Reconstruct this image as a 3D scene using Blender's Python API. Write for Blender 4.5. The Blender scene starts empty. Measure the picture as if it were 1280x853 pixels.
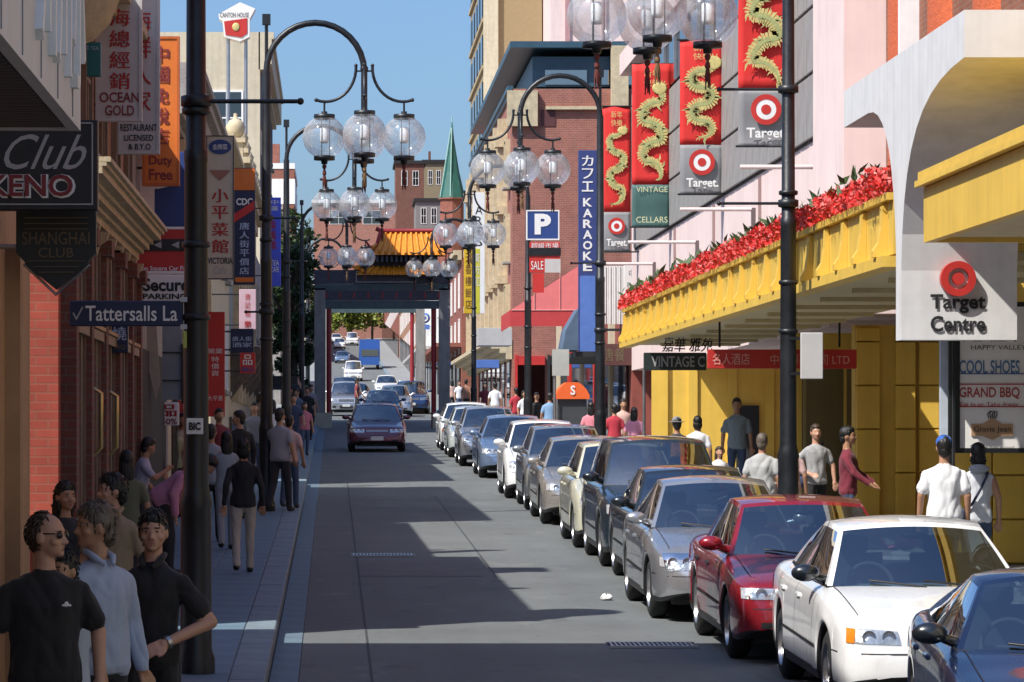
import bpy, bmesh, math, random
import numpy as np
from mathutils import Vector, Matrix
from mathutils.bvhtree import BVHTree
R = math.radians
rng = random.Random(7)
SC = bpy.context.scene
COL = SC.collection

# ------------------------------------------------------------------ camera, sky, sun, exposure
FPX = 4400.0                       # focal length in pixels of a 1280 px wide picture
cam_d = bpy.data.cameras.new('camera'); cam = bpy.data.objects.new('camera', cam_d); COL.objects.link(cam)
cam.location = (0, 0, 0); cam.rotation_euler = (R(90), 0, 0)
cam_d.sensor_width = 36.0; cam_d.lens = 36.0 * FPX / 1280.0
cam_d.shift_x = (640 - 415) / 1280.0; cam_d.shift_y = (546 - 426.5) / 1280.0
cam_d.clip_start = 0.5; cam_d.clip_end = 9000
SC.camera = cam
SUN = Vector((0.65, 0.50, -1.0)).normalized()          # direction the light travels
wd = bpy.data.worlds.new('World'); SC.world = wd; wd.use_nodes = True
nt = wd.node_tree; nt.nodes.clear()
sky = nt.nodes.new('ShaderNodeTexSky'); sky.sky_type = 'NISHITA'; sky.sun_disc = False
el = math.asin(-SUN.z); az = math.atan2(-SUN.x, -SUN.y)
sky.sun_elevation = el; sky.sun_rotation = az
sky.altitude = 1500; sky.air_density = 1.2; sky.dust_density = 7.5; sky.ozone_density = 10.0
bg = nt.nodes.new('ShaderNodeBackground'); bg.inputs[1].default_value = 0.106
out = nt.nodes.new('ShaderNodeOutputWorld')
nt.links.new(sky.outputs[0], bg.inputs[0]); nt.links.new(bg.outputs[0], out.inputs[0])
sd = bpy.data.lights.new('sun', 'SUN'); sd.energy = 4.0; sd.angle = R(0.53); sd.color = (1.0, 0.955, 0.88)
so = bpy.data.objects.new('sun', sd); COL.objects.link(so)
so.rotation_euler = SUN.to_track_quat('-Z', 'Y').to_euler(); so.location = (-40, -30, 60)
SC.view_settings.view_transform = 'Standard'; SC.view_settings.look = 'None'
SC.view_settings.gamma = 1.0; SC.view_settings.exposure = 0.68; SC.view_settings.use_curve_mapping = False
SC.cycles.use_denoising = True
SC.cycles.max_bounces = 8; SC.cycles.transparent_max_bounces = 24

# ------------------------------------------------------------------ helpers
def zr(Y):                          # road height; the street climbs away from the viewer and steepens beyond the gate
    return -2.72 + 0.0218 * min(Y, 300) + 0.045 * max(0, Y - 300)
def zp(Y): return zr(Y) + 0.14      # pavement height
SLOPE = math.atan(0.0218)
def wx(px, Y): return (px - 415.0) * Y / FPX
def wz(py, Y): return (546.0 - py) * Y / FPX

def lin(c):
    if isinstance(c, str):
        c = c.lstrip('#'); c = tuple(int(c[i:i+2], 16) / 255 for i in (0, 2, 4))
        return tuple(((v / 12.92) if v <= .04045 else ((v + .055) / 1.055) ** 2.4) for v in c)
    return c
_M = {}
def mat(name, col=(.5, .5, .5), rough=.7, metal=0, var=.12, vscale=3.0, bump=0.0, bscale=40.0, spec=.5, coat=0.0, emit=None, estr=0, col2=None, streak=0.0, stretch=None, sheen=0):
    """procedural surface: base colour broken up by two noises, fine relief, uneven gloss"""
    if name in _M: return _M[name]
    m = bpy.data.materials.new(name); m.use_nodes = True; n = m.node_tree.nodes; l = m.node_tree.links
    b = n['Principled BSDF']; c = lin(col)
    b.inputs['Metallic'].default_value = metal
    b.inputs['Specular IOR Level'].default_value = spec
    if coat: b.inputs['Coat Weight'].default_value = coat; b.inputs['Coat Roughness'].default_value = .04
    if sheen: b.inputs['Sheen Weight'].default_value = sheen
    tc = n.new('ShaderNodeTexCoord')
    mp = n.new('ShaderNodeMapping')
    if stretch: mp.inputs['Scale'].default_value = stretch
    l.new(tc.outputs['Object'], mp.inputs['Vector'])
    n1 = n.new('ShaderNodeTexNoise'); n1.inputs['Scale'].default_value = vscale; n1.inputs['Detail'].default_value = 6; n1.inputs['Roughness'].default_value = .65
    l.new(mp.outputs[0], n1.inputs['Vector'])
    rm = n.new('ShaderNodeValToRGB'); e = rm.color_ramp.elements
    e[0].position = .28; e[1].position = .74
    d = lin(col2) if col2 else tuple(v * (1 - 1.6 * var) for v in c)
    e[0].color = (*[max(v, 0) for v in d], 1); e[1].color = (*[min(v * (1 + var * .6), 1) for v in c], 1)
    l.new(n1.outputs['Fac'], rm.inputs[0])
    cur = rm.outputs[0]
    if streak:
        n3 = n.new('ShaderNodeTexNoise'); n3.inputs['Scale'].default_value = 1.0; n3.inputs['Detail'].default_value = 4
        m3 = n.new('ShaderNodeMapping'); m3.inputs['Scale'].default_value = (5, 5, .35)
        l.new(tc.outputs['Object'], m3.inputs[0]); l.new(m3.outputs[0], n3.inputs['Vector'])
        r3 = n.new('ShaderNodeMapRange'); r3.inputs[1].default_value = .42; r3.inputs[2].default_value = .75; r3.inputs[3].default_value = 0; r3.inputs[4].default_value = streak
        l.new(n3.outputs['Fac'], r3.inputs[0])
        mx = n.new('ShaderNodeMix'); mx.data_type = 'RGBA'
        l.new(r3.outputs[0], mx.inputs['Factor']); l.new(cur, mx.inputs['A']); mx.inputs['B'].default_value = (*[v * .35 + .01 for v in c], 1)
        cur = mx.outputs['Result']
    l.new(cur, b.inputs['Base Color'])
    rr = n.new('ShaderNodeMapRange'); rr.inputs[3].default_value = max(.02, rough - .08 * min(1, rough * 3)); rr.inputs[4].default_value = min(1, rough + .08 * min(1, rough * 3))
    l.new(n1.outputs['Fac'], rr.inputs[0]); l.new(rr.outputs[0], b.inputs['Roughness'])
    if bump:
        n2 = n.new('ShaderNodeTexNoise'); n2.inputs['Scale'].default_value = bscale; n2.inputs['Detail'].default_value = 5
        l.new(mp.outputs[0], n2.inputs['Vector'])
        bp = n.new('ShaderNodeBump'); bp.inputs['Strength'].default_value = bump; bp.inputs['Distance'].default_value = .02
        l.new(n2.outputs['Fac'], bp.inputs['Height']); l.new(bp.outputs[0], b.inputs['Normal'])
    if emit:
        b.inputs['Emission Color'].default_value = (*lin(emit), 1); b.inputs['Emission Strength'].default_value = estr
    _M[name] = m
    return m

def brick_mat(name, c1, c2, mortar, scale=1.0, axes='yz', bw=.24, bh=.086):
    if name in _M: return _M[name]
    m = bpy.data.materials.new(name); m.use_nodes = True; n = m.node_tree.nodes; l = m.node_tree.links
    b = n['Principled BSDF']; b.inputs['Roughness'].default_value = .85
    tc = n.new('ShaderNodeTexCoord'); sx = n.new('ShaderNodeSeparateXYZ'); cb = n.new('ShaderNodeCombineXYZ')
    l.new(tc.outputs['Object'], sx.inputs[0])
    ad = n.new('ShaderNodeMath'); l.new(sx.outputs['X'], ad.inputs[0]); l.new(sx.outputs['Y'], ad.inputs[1])
    l.new(ad.outputs[0], cb.inputs['X']); l.new(sx.outputs['Z'], cb.inputs['Y'])
    bt = n.new('ShaderNodeTexBrick'); bt.inputs['Scale'].default_value = scale
    bt.inputs['Brick Width'].default_value = bw; bt.inputs['Row Height'].default_value = bh; bt.inputs['Mortar Size'].default_value = .009
    bt.inputs['Color1'].default_value = (*lin(c1), 1); bt.inputs['Color2'].default_value = (*lin(c2), 1); bt.inputs['Mortar'].default_value = (*lin(mortar), 1)
    l.new(cb.outputs[0], bt.inputs['Vector'])
    n1 = n.new('ShaderNodeTexNoise'); n1.inputs['Scale'].default_value = 1.3; n1.inputs['Detail'].default_value = 7; n1.inputs['Roughness'].default_value = .7
    l.new(tc.outputs['Object'], n1.inputs['Vector'])
    mr = n.new('ShaderNodeMapRange'); mr.inputs[1].default_value = .3; mr.inputs[2].default_value = .7; mr.inputs[3].default_value = .72; mr.inputs[4].default_value = 1.1
    l.new(n1.outputs['Fac'], mr.inputs[0])
    vm = n.new('ShaderNodeVectorMath'); vm.operation = 'SCALE'
    l.new(bt.outputs['Color'], vm.inputs[0]); l.new(mr.outputs[0], vm.inputs['Scale']); l.new(vm.outputs[0], b.inputs['Base Color'])
    bp = n.new('ShaderNodeBump'); bp.inputs['Strength'].default_value = .5; bp.inputs['Distance'].default_value = .01
    l.new(bt.outputs['Fac'], bp.inputs['Height']); bp.invert = True; l.new(bp.outputs[0], b.inputs['Normal'])
    _M[name] = m; return m

def glass_mat(name, tint=(.6, .7, .7), refl=.12, rough=.02, gcol=(1, 1, 1), rim=.95, milk=0.0):
    """thin sheet of glass: lets tinted light straight through, mirrors by Fresnel"""
    if name in _M: return _M[name]
    m = bpy.data.materials.new(name); m.use_nodes = True; n = m.node_tree.nodes; l = m.node_tree.links
    n.clear()
    o = n.new('ShaderNodeOutputMaterial'); mx = n.new('ShaderNodeMixShader'); t = n.new('ShaderNodeBsdfTransparent'); g = n.new('ShaderNodeBsdfGlossy')
    t.inputs[0].default_value = (*tint, 1); g.inputs[0].default_value = (*gcol, 1); g.inputs['Roughness'].default_value = rough
    lw = n.new('ShaderNodeLayerWeight'); lw.inputs[0].default_value = .35
    mr = n.new('ShaderNodeMapRange'); mr.inputs[3].default_value = refl; mr.inputs[4].default_value = rim
    nz = n.new('ShaderNodeTexNoise'); nz.inputs['Scale'].default_value = 2.0
    bp = n.new('ShaderNodeBump'); bp.inputs['Strength'].default_value = .04; l.new(nz.outputs['Fac'], bp.inputs['Height']); l.new(bp.outputs[0], g.inputs['Normal'])
    l.new(lw.outputs['Fresnel'], mr.inputs[0]); l.new(mr.outputs[0], mx.inputs[0]); l.new(t.outputs[0], mx.inputs[1]); l.new(g.outputs[0], mx.inputs[2])
    if milk:        # faint film of dust that scatters light
        df = n.new('ShaderNodeBsdfTranslucent'); d2 = n.new('ShaderNodeBsdfDiffuse'); ms = n.new('ShaderNodeMixShader'); m2 = n.new('ShaderNodeMixShader'); m2.inputs[0].default_value = .5
        n4 = n.new('ShaderNodeTexNoise'); n4.inputs['Scale'].default_value = 5; r4 = n.new('ShaderNodeMapRange'); r4.inputs[1].default_value = .3; r4.inputs[2].default_value = .7; r4.inputs[3].default_value = milk*.4; r4.inputs[4].default_value = milk*1.6
        l.new(n4.outputs['Fac'], r4.inputs[0]); l.new(r4.outputs[0], ms.inputs[0]); l.new(df.outputs[0], m2.inputs[1]); l.new(d2.outputs[0], m2.inputs[2]); l.new(mx.outputs[0], ms.inputs[1]); l.new(m2.outputs[0], ms.inputs[2]); l.new(ms.outputs[0], o.inputs[0])
    else: l.new(mx.outputs[0], o.inputs[0])
    _M[name] = m; return m

class MB:
    """collects faces in world (or local) coordinates; build() links them as ONE mesh object"""
    def __init__(s): s.v = []; s.f = []; s.mi = []; s.sm = []
    def add(s, vs, fs, mi=0, smooth=False):
        o = len(s.v); s.v += [tuple(p) for p in vs]
        for f in fs: s.f.append(tuple(o + i for i in f)); s.mi.append(mi); s.sm.append(smooth)
        return s
    def quad(s, a, b, c, d, mi=0): return s.add([a, b, c, d], [(0, 1, 2, 3)], mi)
    def box(s, x0, x1, y0, y1, z0, z1, mi=0, bev=0):
        if x0 > x1: x0, x1 = x1, x0
        if y0 > y1: y0, y1 = y1, y0
        if z0 > z1: z0, z1 = z1, z0
        if bev:
            b = min(bev, (x1-x0)*.3, (y1-y0)*.3, (z1-z0)*.3)
            bm = bmesh.new(); bmesh.ops.create_cube(bm, size=1)
            for v in bm.verts: v.co = Vector(((x0+x1)/2 + v.co.x*(x1-x0), (y0+y1)/2 + v.co.y*(y1-y0), (z0+z1)/2 + v.co.z*(z1-z0)))
            bmesh.ops.bevel(bm, geom=bm.edges[:], offset=b, segments=1, affect='EDGES')
            bm.verts.index_update()
            s.add([v.co for v in bm.verts], [[v.index for v in f.verts] for f in bm.faces], mi); bm.free(); return s
        return s.add([(x0,y0,z0),(x1,y0,z0),(x1,y1,z0),(x0,y1,z0),(x0,y0,z1),(x1,y0,z1),(x1,y1,z1),(x0,y1,z1)],
                     [(0,3,2,1),(4,5,6,7),(0,1,5,4),(1,2,6,5),(2,3,7,6),(3,0,4,7)], mi)
    def gbox(s, x0, x1, y0, y1, z0, z1, zf=None, mi=0):
        """box whose bottom follows the street slope (z0 is an offset under the street surface)"""
        zf = zf or zr
        a, b = zf(y0) + z0, zf(y1) + z0
        return s.add([(x0,y0,a),(x1,y0,a),(x1,y1,b),(x0,y1,b),(x0,y0,z1),(x1,y0,z1),(x1,y1,z1),(x0,y1,z1)],
                     [(0,3,2,1),(4,5,6,7),(0,1,5,4),(1,2,6,5),(2,3,7,6),(3,0,4,7)], mi)
    def tube(s, pts, r, seg=10, mi=0, cap=True):
        pts = [Vector(p) for p in pts]; n = len(pts)
        rr = r if isinstance(r, (list, tuple)) else [r] * n
        up = None; rings = []
        for i, p in enumerate(pts):
            t = (pts[min(i+1, n-1)] - pts[max(i-1, 0)]).normalized()
            if up is None:
                up = Vector((0, 0, 1)) if abs(t.z) < .9 else Vector((1, 0, 0))
            a = t.cross(up)
            if a.length < 1e-5: a = t.cross(Vector((1, .3, 0)))
            a.normalize(); b = a.cross(t).normalized(); up = b
            rings.append([p + (a * math.cos(k*2*math.pi/seg) + b * math.sin(k*2*math.pi/seg)) * rr[i] for k in range(seg)])
        vs = [q for g in rings for q in g]; fs = []
        for i in range(n-1):
            for k in range(seg):
                fs.append((i*seg+k, i*seg+(k+1)%seg, (i+1)*seg+(k+1)%seg, (i+1)*seg+k))
        s.add(vs, fs, mi, True)
        if cap:
            s.add(rings[0], [tuple(range(seg))], mi); s.add(rings[-1], [tuple(reversed(range(seg)))], mi)
        return s
    def lathe(s, prof, c=(0, 0, 0), seg=20, axis='z', mi=0, smooth=True):
        """prof: list of (radius, height)"""
        vs = []; fs = []
        for r_, h in prof:
            for k in range(seg):
                a = 2*math.pi*k/seg; u, v = r_*math.cos(a), r_*math.sin(a)
                p = {'z': (u, v, h), 'x': (h, u, v), 'y': (v, h, u)}[axis]
                vs.append((p[0]+c[0], p[1]+c[1], p[2]+c[2]))
        for i in range(len(prof)-1):
            for k in range(seg):
                fs.append((i*seg+k, i*seg+(k+1)%seg, (i+1)*seg+(k+1)%seg, (i+1)*seg+k))
        return s.add(vs, fs, mi, smooth)
    def prism(s, poly, y0, y1, axis='y', mi=0, smooth=False):
        """closed polygon extruded along an axis: axis y -> poly in (x,z); axis x -> poly in (y,z); z -> (x,y)"""
        def P(a, b, h): return {'y': (a, h, b), 'x': (h, a, b), 'z': (a, b, h)}[axis]
        n = len(poly)
        vs = [P(a, b, y0) for a, b in poly] + [P(a, b, y1) for a, b in poly]
        s.add(vs, [tuple(range(n)), tuple(reversed(range(n, 2*n)))], mi)
        return s.add(vs, [(i, (i+1) % n, n+(i+1) % n, n+i) for i in range(n)], mi, smooth)
    def grid(s, P, nu, nv, mi=0, smooth=True):
        vs = [P(i/nu, j/nv) for j in range(nv+1) for i in range(nu+1)]
        fs = [(j*(nu+1)+i, j*(nu+1)+i+1, (j+1)*(nu+1)+i+1, (j+1)*(nu+1)+i) for j in range(nv) for i in range(nu)]
        return s.add(vs, fs, mi, smooth)
    def ell(s, c, r, seg=14, rings=9, mi=0):
        prof = [(max(1e-4, math.sin(math.pi*i/rings)), -math.cos(math.pi*i/rings)) for i in range(rings+1)]
        vs = []; fs = []
        for a, h in prof:
            for k in range(seg):
                t = 2*math.pi*k/seg; vs.append((c[0]+r[0]*a*math.cos(t), c[1]+r[1]*a*math.sin(t), c[2]+r[2]*h))
        for i in range(rings):
            for k in range(seg): fs.append((i*seg+k, i*seg+(k+1)%seg, (i+1)*seg+(k+1)%seg, (i+1)*seg+k))
        return s.add(vs, fs, mi, True)
    def mesh(s, name, off=(0, 0, 0)):
        me = bpy.data.meshes.new(name)
        me.from_pydata([(a-off[0], b-off[1], c-off[2]) for a, b, c in s.v], [], s.f)
        me.polygons.foreach_set('material_index', s.mi); me.polygons.foreach_set('use_smooth', s.sm)
        me.update(); return me
    def build(s, name, mats, parent=None, local=False):
        off = (0, 0, 0)
        if parent is not None and not local:
            q = parent
            while q is not None: off = tuple(off[i] + q.location[i] for i in range(3)); q = q.parent
        me = s.mesh(name, off)
        for m in (mats if isinstance(mats, (list, tuple)) else [mats]): me.materials.append(m)
        o = bpy.data.objects.new(name, me); COL.objects.link(o)
        if parent is not None: o.parent = parent
        return o
def tag(o, label=None, cat=None, group=None, kind=None):
    if label: o['label'] = label
    if cat: o['category'] = cat
    if group: o['group'] = group
    if kind: o['kind'] = kind
    return o
def thing(name, label, cat, loc=(0, 0, 0), rz=0, group=None, rx=0):
    o = bpy.data.objects.new(name, None); COL.objects.link(o); o.empty_display_size = .2
    o.location = loc; o.rotation_euler = (rx, 0, rz)
    return tag(o, label, cat, group)
def linkmesh(name, me, parent, loc=(0, 0, 0), rot=None):
    o = bpy.data.objects.new(name, me); COL.objects.link(o); o.parent = parent; o.location = loc
    if rot: o.rotation_euler = rot
    return o
def copy_tree(o, parent=None):
    c = o.copy(); COL.objects.link(c); c.parent = parent
    for ch in o.children: copy_tree(ch, c)
    return c

_TX = {}
TMP = bpy.data.scenes.new('tmp')          # small scratch scene for evaluating text and body meshes
def evaluated_mesh(ob):
    TMP.collection.objects.link(ob); vl = TMP.view_layers[0]; vl.update(); dg = vl.depsgraph
    me = bpy.data.meshes.new_from_object(ob.evaluated_get(dg)); TMP.collection.objects.unlink(ob); return me
def text_verts(s, bold=0.0, shear=0.0):
    k = (s, bold, shear)
    if k in _TX: return _TX[k]
    cu = bpy.data.curves.new('t', 'FONT'); cu.body = s; cu.resolution_u = 3; cu.offset = bold; cu.shear = shear; cu.fill_mode = 'FRONT'
    ob = bpy.data.objects.new('t', cu); me = evaluated_mesh(ob)
    vs = [tuple(v.co) for v in me.vertices]; fs = [tuple(p.vertices) for p in me.polygons]
    bpy.data.meshes.remove(me); bpy.data.objects.remove(ob); bpy.data.curves.remove(cu)
    _TX[k] = (vs, fs); return _TX[k]
def text(s, x0, z0, x1, z1, y, m, parent, bold=.0, shear=0, face='cam', d=.012, keep=False, name='lettering', flip=False):
    """letters fitted into a box; face cam: plane y facing -y; face 'street+': plane x=y facing +x"""
    if '\n' in s:
        ls = s.split('\n'); n = len(ls); hh = (z1 - z0) / n
        mb = MB()
        for i, t in enumerate(ls):
            if t.strip(): _text_into(mb, t, x0, z1 - (i+.9)*hh, x1, z1 - (i+.1)*hh, y, bold, shear, face, d, keep)
    else:
        mb = MB(); _text_into(mb, s, x0, z0, x1, z1, y, bold, shear, face, d, keep)
    return mb.build(name, m, parent)
def _text_into(mb, s, x0, z0, x1, z1, y, bold, shear, face, d, keep):
    cjk = any(ord(c) > 0x2E80 for c in s); bo = bold
    if cjk: bold = 0
    vs, fs = text_verts(s, bold, shear)
    if not vs: return
    a = np.array(vs); lo = a.min(0); hi = a.max(0); w, h = max(hi[0]-lo[0], 1e-4), max(hi[1]-lo[1], 1e-4)
    sx, sz = (x1-x0)/w, (z1-z0)/h
    if keep: sx = sz = min(sx, sz)
    ox = (x0+x1)/2 - sx*(lo[0]+hi[0])/2; oz = (z0+z1)/2 - sz*(lo[1]+hi[1])/2
    pts = [(ox+sx*p[0], oz+sz*p[1]) for p in vs]
    for dd in (-d, 0.0):
        q = [((u, y+dd, v) if face == 'cam' else (y-dd, u, v)) for u, v in pts]
        if dd == 0.0 and d < .03: continue
        mb.add(q, fs)
        if cjk and bo and face == 'cam':       # heavier strokes: the same glyph again, a hair to each side
            for e in (-1, 1): mb.add([(u + e*bo*.9*sx, y+dd-.002*e, v) for u, v in pts], fs)
    if d >= .03:    # thick letters: side walls along boundary edges
        from collections import Counter
        cnt = Counter()
        for f in fs:
            for i in range(len(f)): cnt[tuple(sorted((f[i], f[(i+1) % len(f)])))] += 1
        for (i, j), c in cnt.items():
            if c == 1:
                a_, b_ = pts[i], pts[j]
                if face == 'cam': mb.quad((a_[0], y-d, a_[1]), (b_[0], y-d, b_[1]), (b_[0], y, b_[1]), (a_[0], y, a_[1]))
                else: mb.quad((y+d, a_[0], a_[1]), (y+d, b_[0], b_[1]), (y, b_[0], b_[1]), (y, a_[0], a_[1]))
def disc(mb, cx, cz, y, r0, r1, seg=36, mi=0, d=.01):
    vs = []
    for k in range(seg):
        a = 2*math.pi*k/seg; vs += [(cx+r0*math.cos(a), y-d, cz+r0*math.sin(a)), (cx+r1*math.cos(a), y-d, cz+r1*math.sin(a))]
    return mb.add(vs, [(2*k, 2*k+1, (2*k+3) % (2*seg), (2*k+2) % (2*seg)) for k in range(seg)], mi)
# ------------------------------------------------------------------ materials
asphalt = mat('asphalt', (.132, .145, .146), .88, var=.16, vscale=.55, bump=.35, bscale=120)
def wear(m):
    """tyre-polished lanes, oil spots and aggregate speckle worn into the asphalt"""
    n = m.node_tree.nodes; l = m.node_tree.links; b = n['Principled BSDF']; src = b.inputs['Base Color'].links[0].from_socket; tc = n.new('ShaderNodeTexCoord'); cur = src
    for sc_, st, lo, hi, a, c in ((1.0, (1.1, .05, 1), .40, .66, .45, (.085, .09, .092)), (2.6, (1, .55, 1), .60, .74, .65, (.05, .05, .052)), (1.7, (1, .35, 1), .60, .72, .35, (.24, .24, .235)), (55, (1, 1, 1), .45, .75, .35, (.21, .21, .205))):
        mp = n.new('ShaderNodeMapping'); mp.inputs['Scale'].default_value = st; mp.inputs['Location'].default_value = (sc_*3, sc_, 0); nz = n.new('ShaderNodeTexNoise'); nz.inputs['Scale'].default_value = sc_; nz.inputs['Detail'].default_value = 5; nz.inputs['Roughness'].default_value = .6
        mr = n.new('ShaderNodeMapRange'); mr.inputs[1].default_value = lo; mr.inputs[2].default_value = hi; mr.inputs[4].default_value = a; mx = n.new('ShaderNodeMix'); mx.data_type = 'RGBA'; mx.inputs['B'].default_value = (*c, 1)
        l.new(tc.outputs['Object'], mp.inputs[0]); l.new(mp.outputs[0], nz.inputs['Vector']); l.new(nz.outputs['Fac'], mr.inputs[0]); l.new(mr.outputs[0], mx.inputs['Factor']); l.new(cur, mx.inputs['A']); cur = mx.outputs['Result']
    l.new(cur, b.inputs['Base Color'])
wear(asphalt)
slabm = mat('bluestone_slab', (.125, .20, .265), .7, var=.16, vscale=.9, bump=.2, bscale=60)
kerbm = mat('bluestone_kerb', (.19, .25, .29), .75, var=.2, vscale=2, bump=.3, bscale=50)
gutm = mat('gutter_stone', (.12, .175, .22), .7, var=.2, vscale=2, bump=.25, bscale=50)
groundm = mat('ground_base', (.12, .115, .105), .95, var=.2, vscale=.3)
concretem = mat('concrete_paving', (.24, .25, .255), .85, var=.14, vscale=.8, bump=.2)
whitep = mat('white_paint', '#e9e8e6', .55, var=.06, streak=.12)
offwhite = mat('offwhite_render', '#d8d4cc', .8, var=.1, streak=.25, bump=.1)
pinkr = mat('pink_render', (.76, .60, .56), .8, var=.06, vscale=1.2, streak=.14, bump=.08)
greytile = mat('grey_tile', (.30, .285, .27), .5, var=.15, vscale=1.5)
yellowp = mat('yellow_paint', (.74, .48, .075), .55, var=.08, vscale=1.4, streak=.2, bump=.06)
yellowd = mat('yellow_soffit', (.62, .52, .30), .7, var=.1, streak=.1)
blackm = mat('black_paint', (.012, .013, .014), .4, var=.3)
postm = mat('post_paint', (.014, .016, .019), .42, var=.4, vscale=6, bump=.1)
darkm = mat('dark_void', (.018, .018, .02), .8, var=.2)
tan = mat('tan_paint', (.50, .30, .14), .7, var=.12, streak=.3)
cream = mat('cream_stone', (.58, .48, .31), .8, var=.18, vscale=4, bump=.3, streak=.3)
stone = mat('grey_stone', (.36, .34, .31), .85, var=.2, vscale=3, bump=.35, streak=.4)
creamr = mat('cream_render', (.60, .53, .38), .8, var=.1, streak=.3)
brownw = mat('brown_timber', (.11, .06, .038), .5, var=.3, vscale=5, stretch=(3, 3, .4))
brownl = mat('brown_frame', (.23, .145, .09), .55, var=.3, vscale=5, stretch=(3, 3, .4))
redb = brick_mat('red_brick', (.34, .085, .05), (.27, .065, .04), (.25, .19, .15))
redb2 = brick_mat('plum_brick', (.37, .115, .075), (.30, .09, .06), (.33, .23, .19))
orb = brick_mat('orange_brick', (.42, .19, .10), (.34, .14, .07), (.34, .27, .2))
brnb = brick_mat('brown_brick', (.20, .07, .045), (.16, .055, .038), (.16, .11, .085))
terra = mat('terracotta_rib', (.60, .125, .04), .8, var=.2, vscale=7, bump=.6, bscale=9, stretch=(1, 1, 4))
redpaint = mat('red_paint', (.50, .028, .022), .5, var=.1)
redban = mat('red_banner_cloth', (.62, .022, .018), .75, var=.08, bump=.1, bscale=8)  # red cloth of the dragon banners
greyban = mat('grey_banner_cloth', (.235, .235, .24), .75, var=.08)
greenban = mat('green_banner_cloth', (.055, .125, .115), .75, var=.1)
gold = mat('gold_print', (.62, .52, .20), .5, var=.2, vscale=20)
goldg = mat('gold_green_print', (.40, .42, .17), .5, var=.2, vscale=20)
bluep = mat('blue_paint', (.022, .055, .21), .5, var=.1)
navy = mat('navy_paint', (.012, .02, .07), .45, var=.1)
bluel = mat('blue_sign', (.10, .20, .55), .5, var=.12)
orangep = mat('orange_paint', (.68, .17, .02), .55, var=.08, streak=.1)
tealp = mat('teal_paint', (.02, .17, .18), .5, var=.15)
bluesteel = mat('blue_steel', (.035, .085, .125), .45, var=.15)
greencop = mat('green_copper', (.025, .125, .10), .6, var=.18, vscale=2, streak=.2)
glassd = glass_mat('window_glass', (.10, .12, .13), .10)
glassl = glass_mat('shop_glass', (.35, .4, .42), .10)
steel = mat('bare_steel', (.45, .45, .46), .35, metal=.9, var=.1)
whitel = mat('sign_white', '#e6e4e0', .5, var=.05, streak=.08)
sgrey = mat('sign_grey_white', (.52, .50, .48), .6, var=.07, streak=.15)

# ------------------------------------------------------------------ ground, road, pavements
YS = [-60, 0, 40, 80, 120, 160, 200, 250, 300, 340, 380, 430, 500, 600, 800, 1200]
def strip(x0, x1, ys, dz, mi=0, mb=None, zf=zr, th=.0):
    mb = mb or MB()
    for a, b in zip(ys[:-1], ys[1:]): mb.quad((x0, a, zf(a)+dz), (x1, a, zf(a)+dz), (x1, b, zf(b)+dz), (x0, b, zf(b)+dz), mi)
    return mb
KL, KR, FL, FR = -.54, 5.40, -2.6, 8.6                   # kerbs and building lines
mb = MB(); strip(-700, 700, YS + [3000], -.06, mb=mb); tag(mb.build('ground', groundm), kind='structure')
mb = MB(); strip(KL + .26, KR, YS, 0, mb=mb); road = tag(mb.build('road', asphalt), kind='structure')
def side_pave(x0, x1, edge):
    mb = MB(); strip(x0, x1, YS, .125, mb=mb)
    for a, b in zip(YS[:-1], YS[1:]): mb.quad((edge, a, zr(a)-.05), (edge, b, zr(b)-.05), (edge, b, zr(b)+.125), (edge, a, zr(a)+.125))
    return mb
pl = tag(side_pave(FL - .6, KL - .3, KL - .3).build('pavement_left', concretem), kind='structure')
pr = tag(side_pave(KR + .3, FR + 4, KR + .3).build('pavement_right', concretem), kind='structure')
# bluestone slabs, kerb stones and gutter stones the eye can pick apart
def piece(w, l, h, bev=.006):
    m_ = MB(); m_.box(-w/2, w/2, -l/2, l/2, -h, 0, bev=bev); return m_.mesh('piece')
sl_me = piece(.592, .892, .05); sl_me.materials.append(slabm)
def laid(me, name, parent, x, y, dz=0.0):
    o = bpy.data.objects.new(name, me); COL.objects.link(o); o.parent = parent
    o.location = (x, y, zp(y) + dz + rng.uniform(-.002, .002)); o.rotation_euler = (SLOPE + rng.uniform(-.002, .002), rng.uniform(-.003, .003), 0)
xs_slab = [KL - .30 - .3 - .6*i for i in range(3)]
for j in range(62):
    for i, x in enumerate(xs_slab):
        laid(sl_me, 'slab', pl, x, 24 + .9*j + (.45 if i % 2 else 0))
kb_me = piece(.296, 1.19, .22, .012); kb_me.materials.append(kerbm)
for j in range(45): laid(kb_me, 'kerb_stone', pl, KL - .15, 23 + 1.2*j)
gt_me = piece(.25, .89, .05); gt_me.materials.append(gutm)
for j in range(50):
    o = bpy.data.objects.new('gutter_stone', gt_me); COL.objects.link(o); o.parent = road; y = 23.5 + .9*j
    o.location = (KL + .13, y, zr(y) + .004); o.rotation_euler = (SLOPE, 0, 0)
mb = MB(); strip(KL - .3, KL, [77, 120, 160, 200, 300, 500, 1200], .13, mb=mb); strip(KL, KL + .26, [68, 120, 160, 200, 300, 500, 1200], .002, mb=mb, mi=1)
strip(KL-.3, KL, [-60, 0, 22.4], .13, mb=mb); strip(KL, KL+.26, [-60, 0, 23], .002, mb=mb, mi=1)
for a, b in ((77, 120), (120, 200), (200, 300), (300, 1200)): mb.quad((KL, a, zr(a)), (KL, b, zr(b)), (KL, b, zr(b)+.13), (KL, a, zr(a)+.13))
mb.build('kerb_line', [kerbm, gutm], pl)
mb = MB(); strip(KR, KR + .3, YS, .13, mb=mb)
for a, b in zip(YS[:-1], YS[1:]): mb.quad((KR, a, zr(a)), (KR, b, zr(b)), (KR, b, zr(b)+.13), (KR, a, zr(a)+.13))
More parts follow.
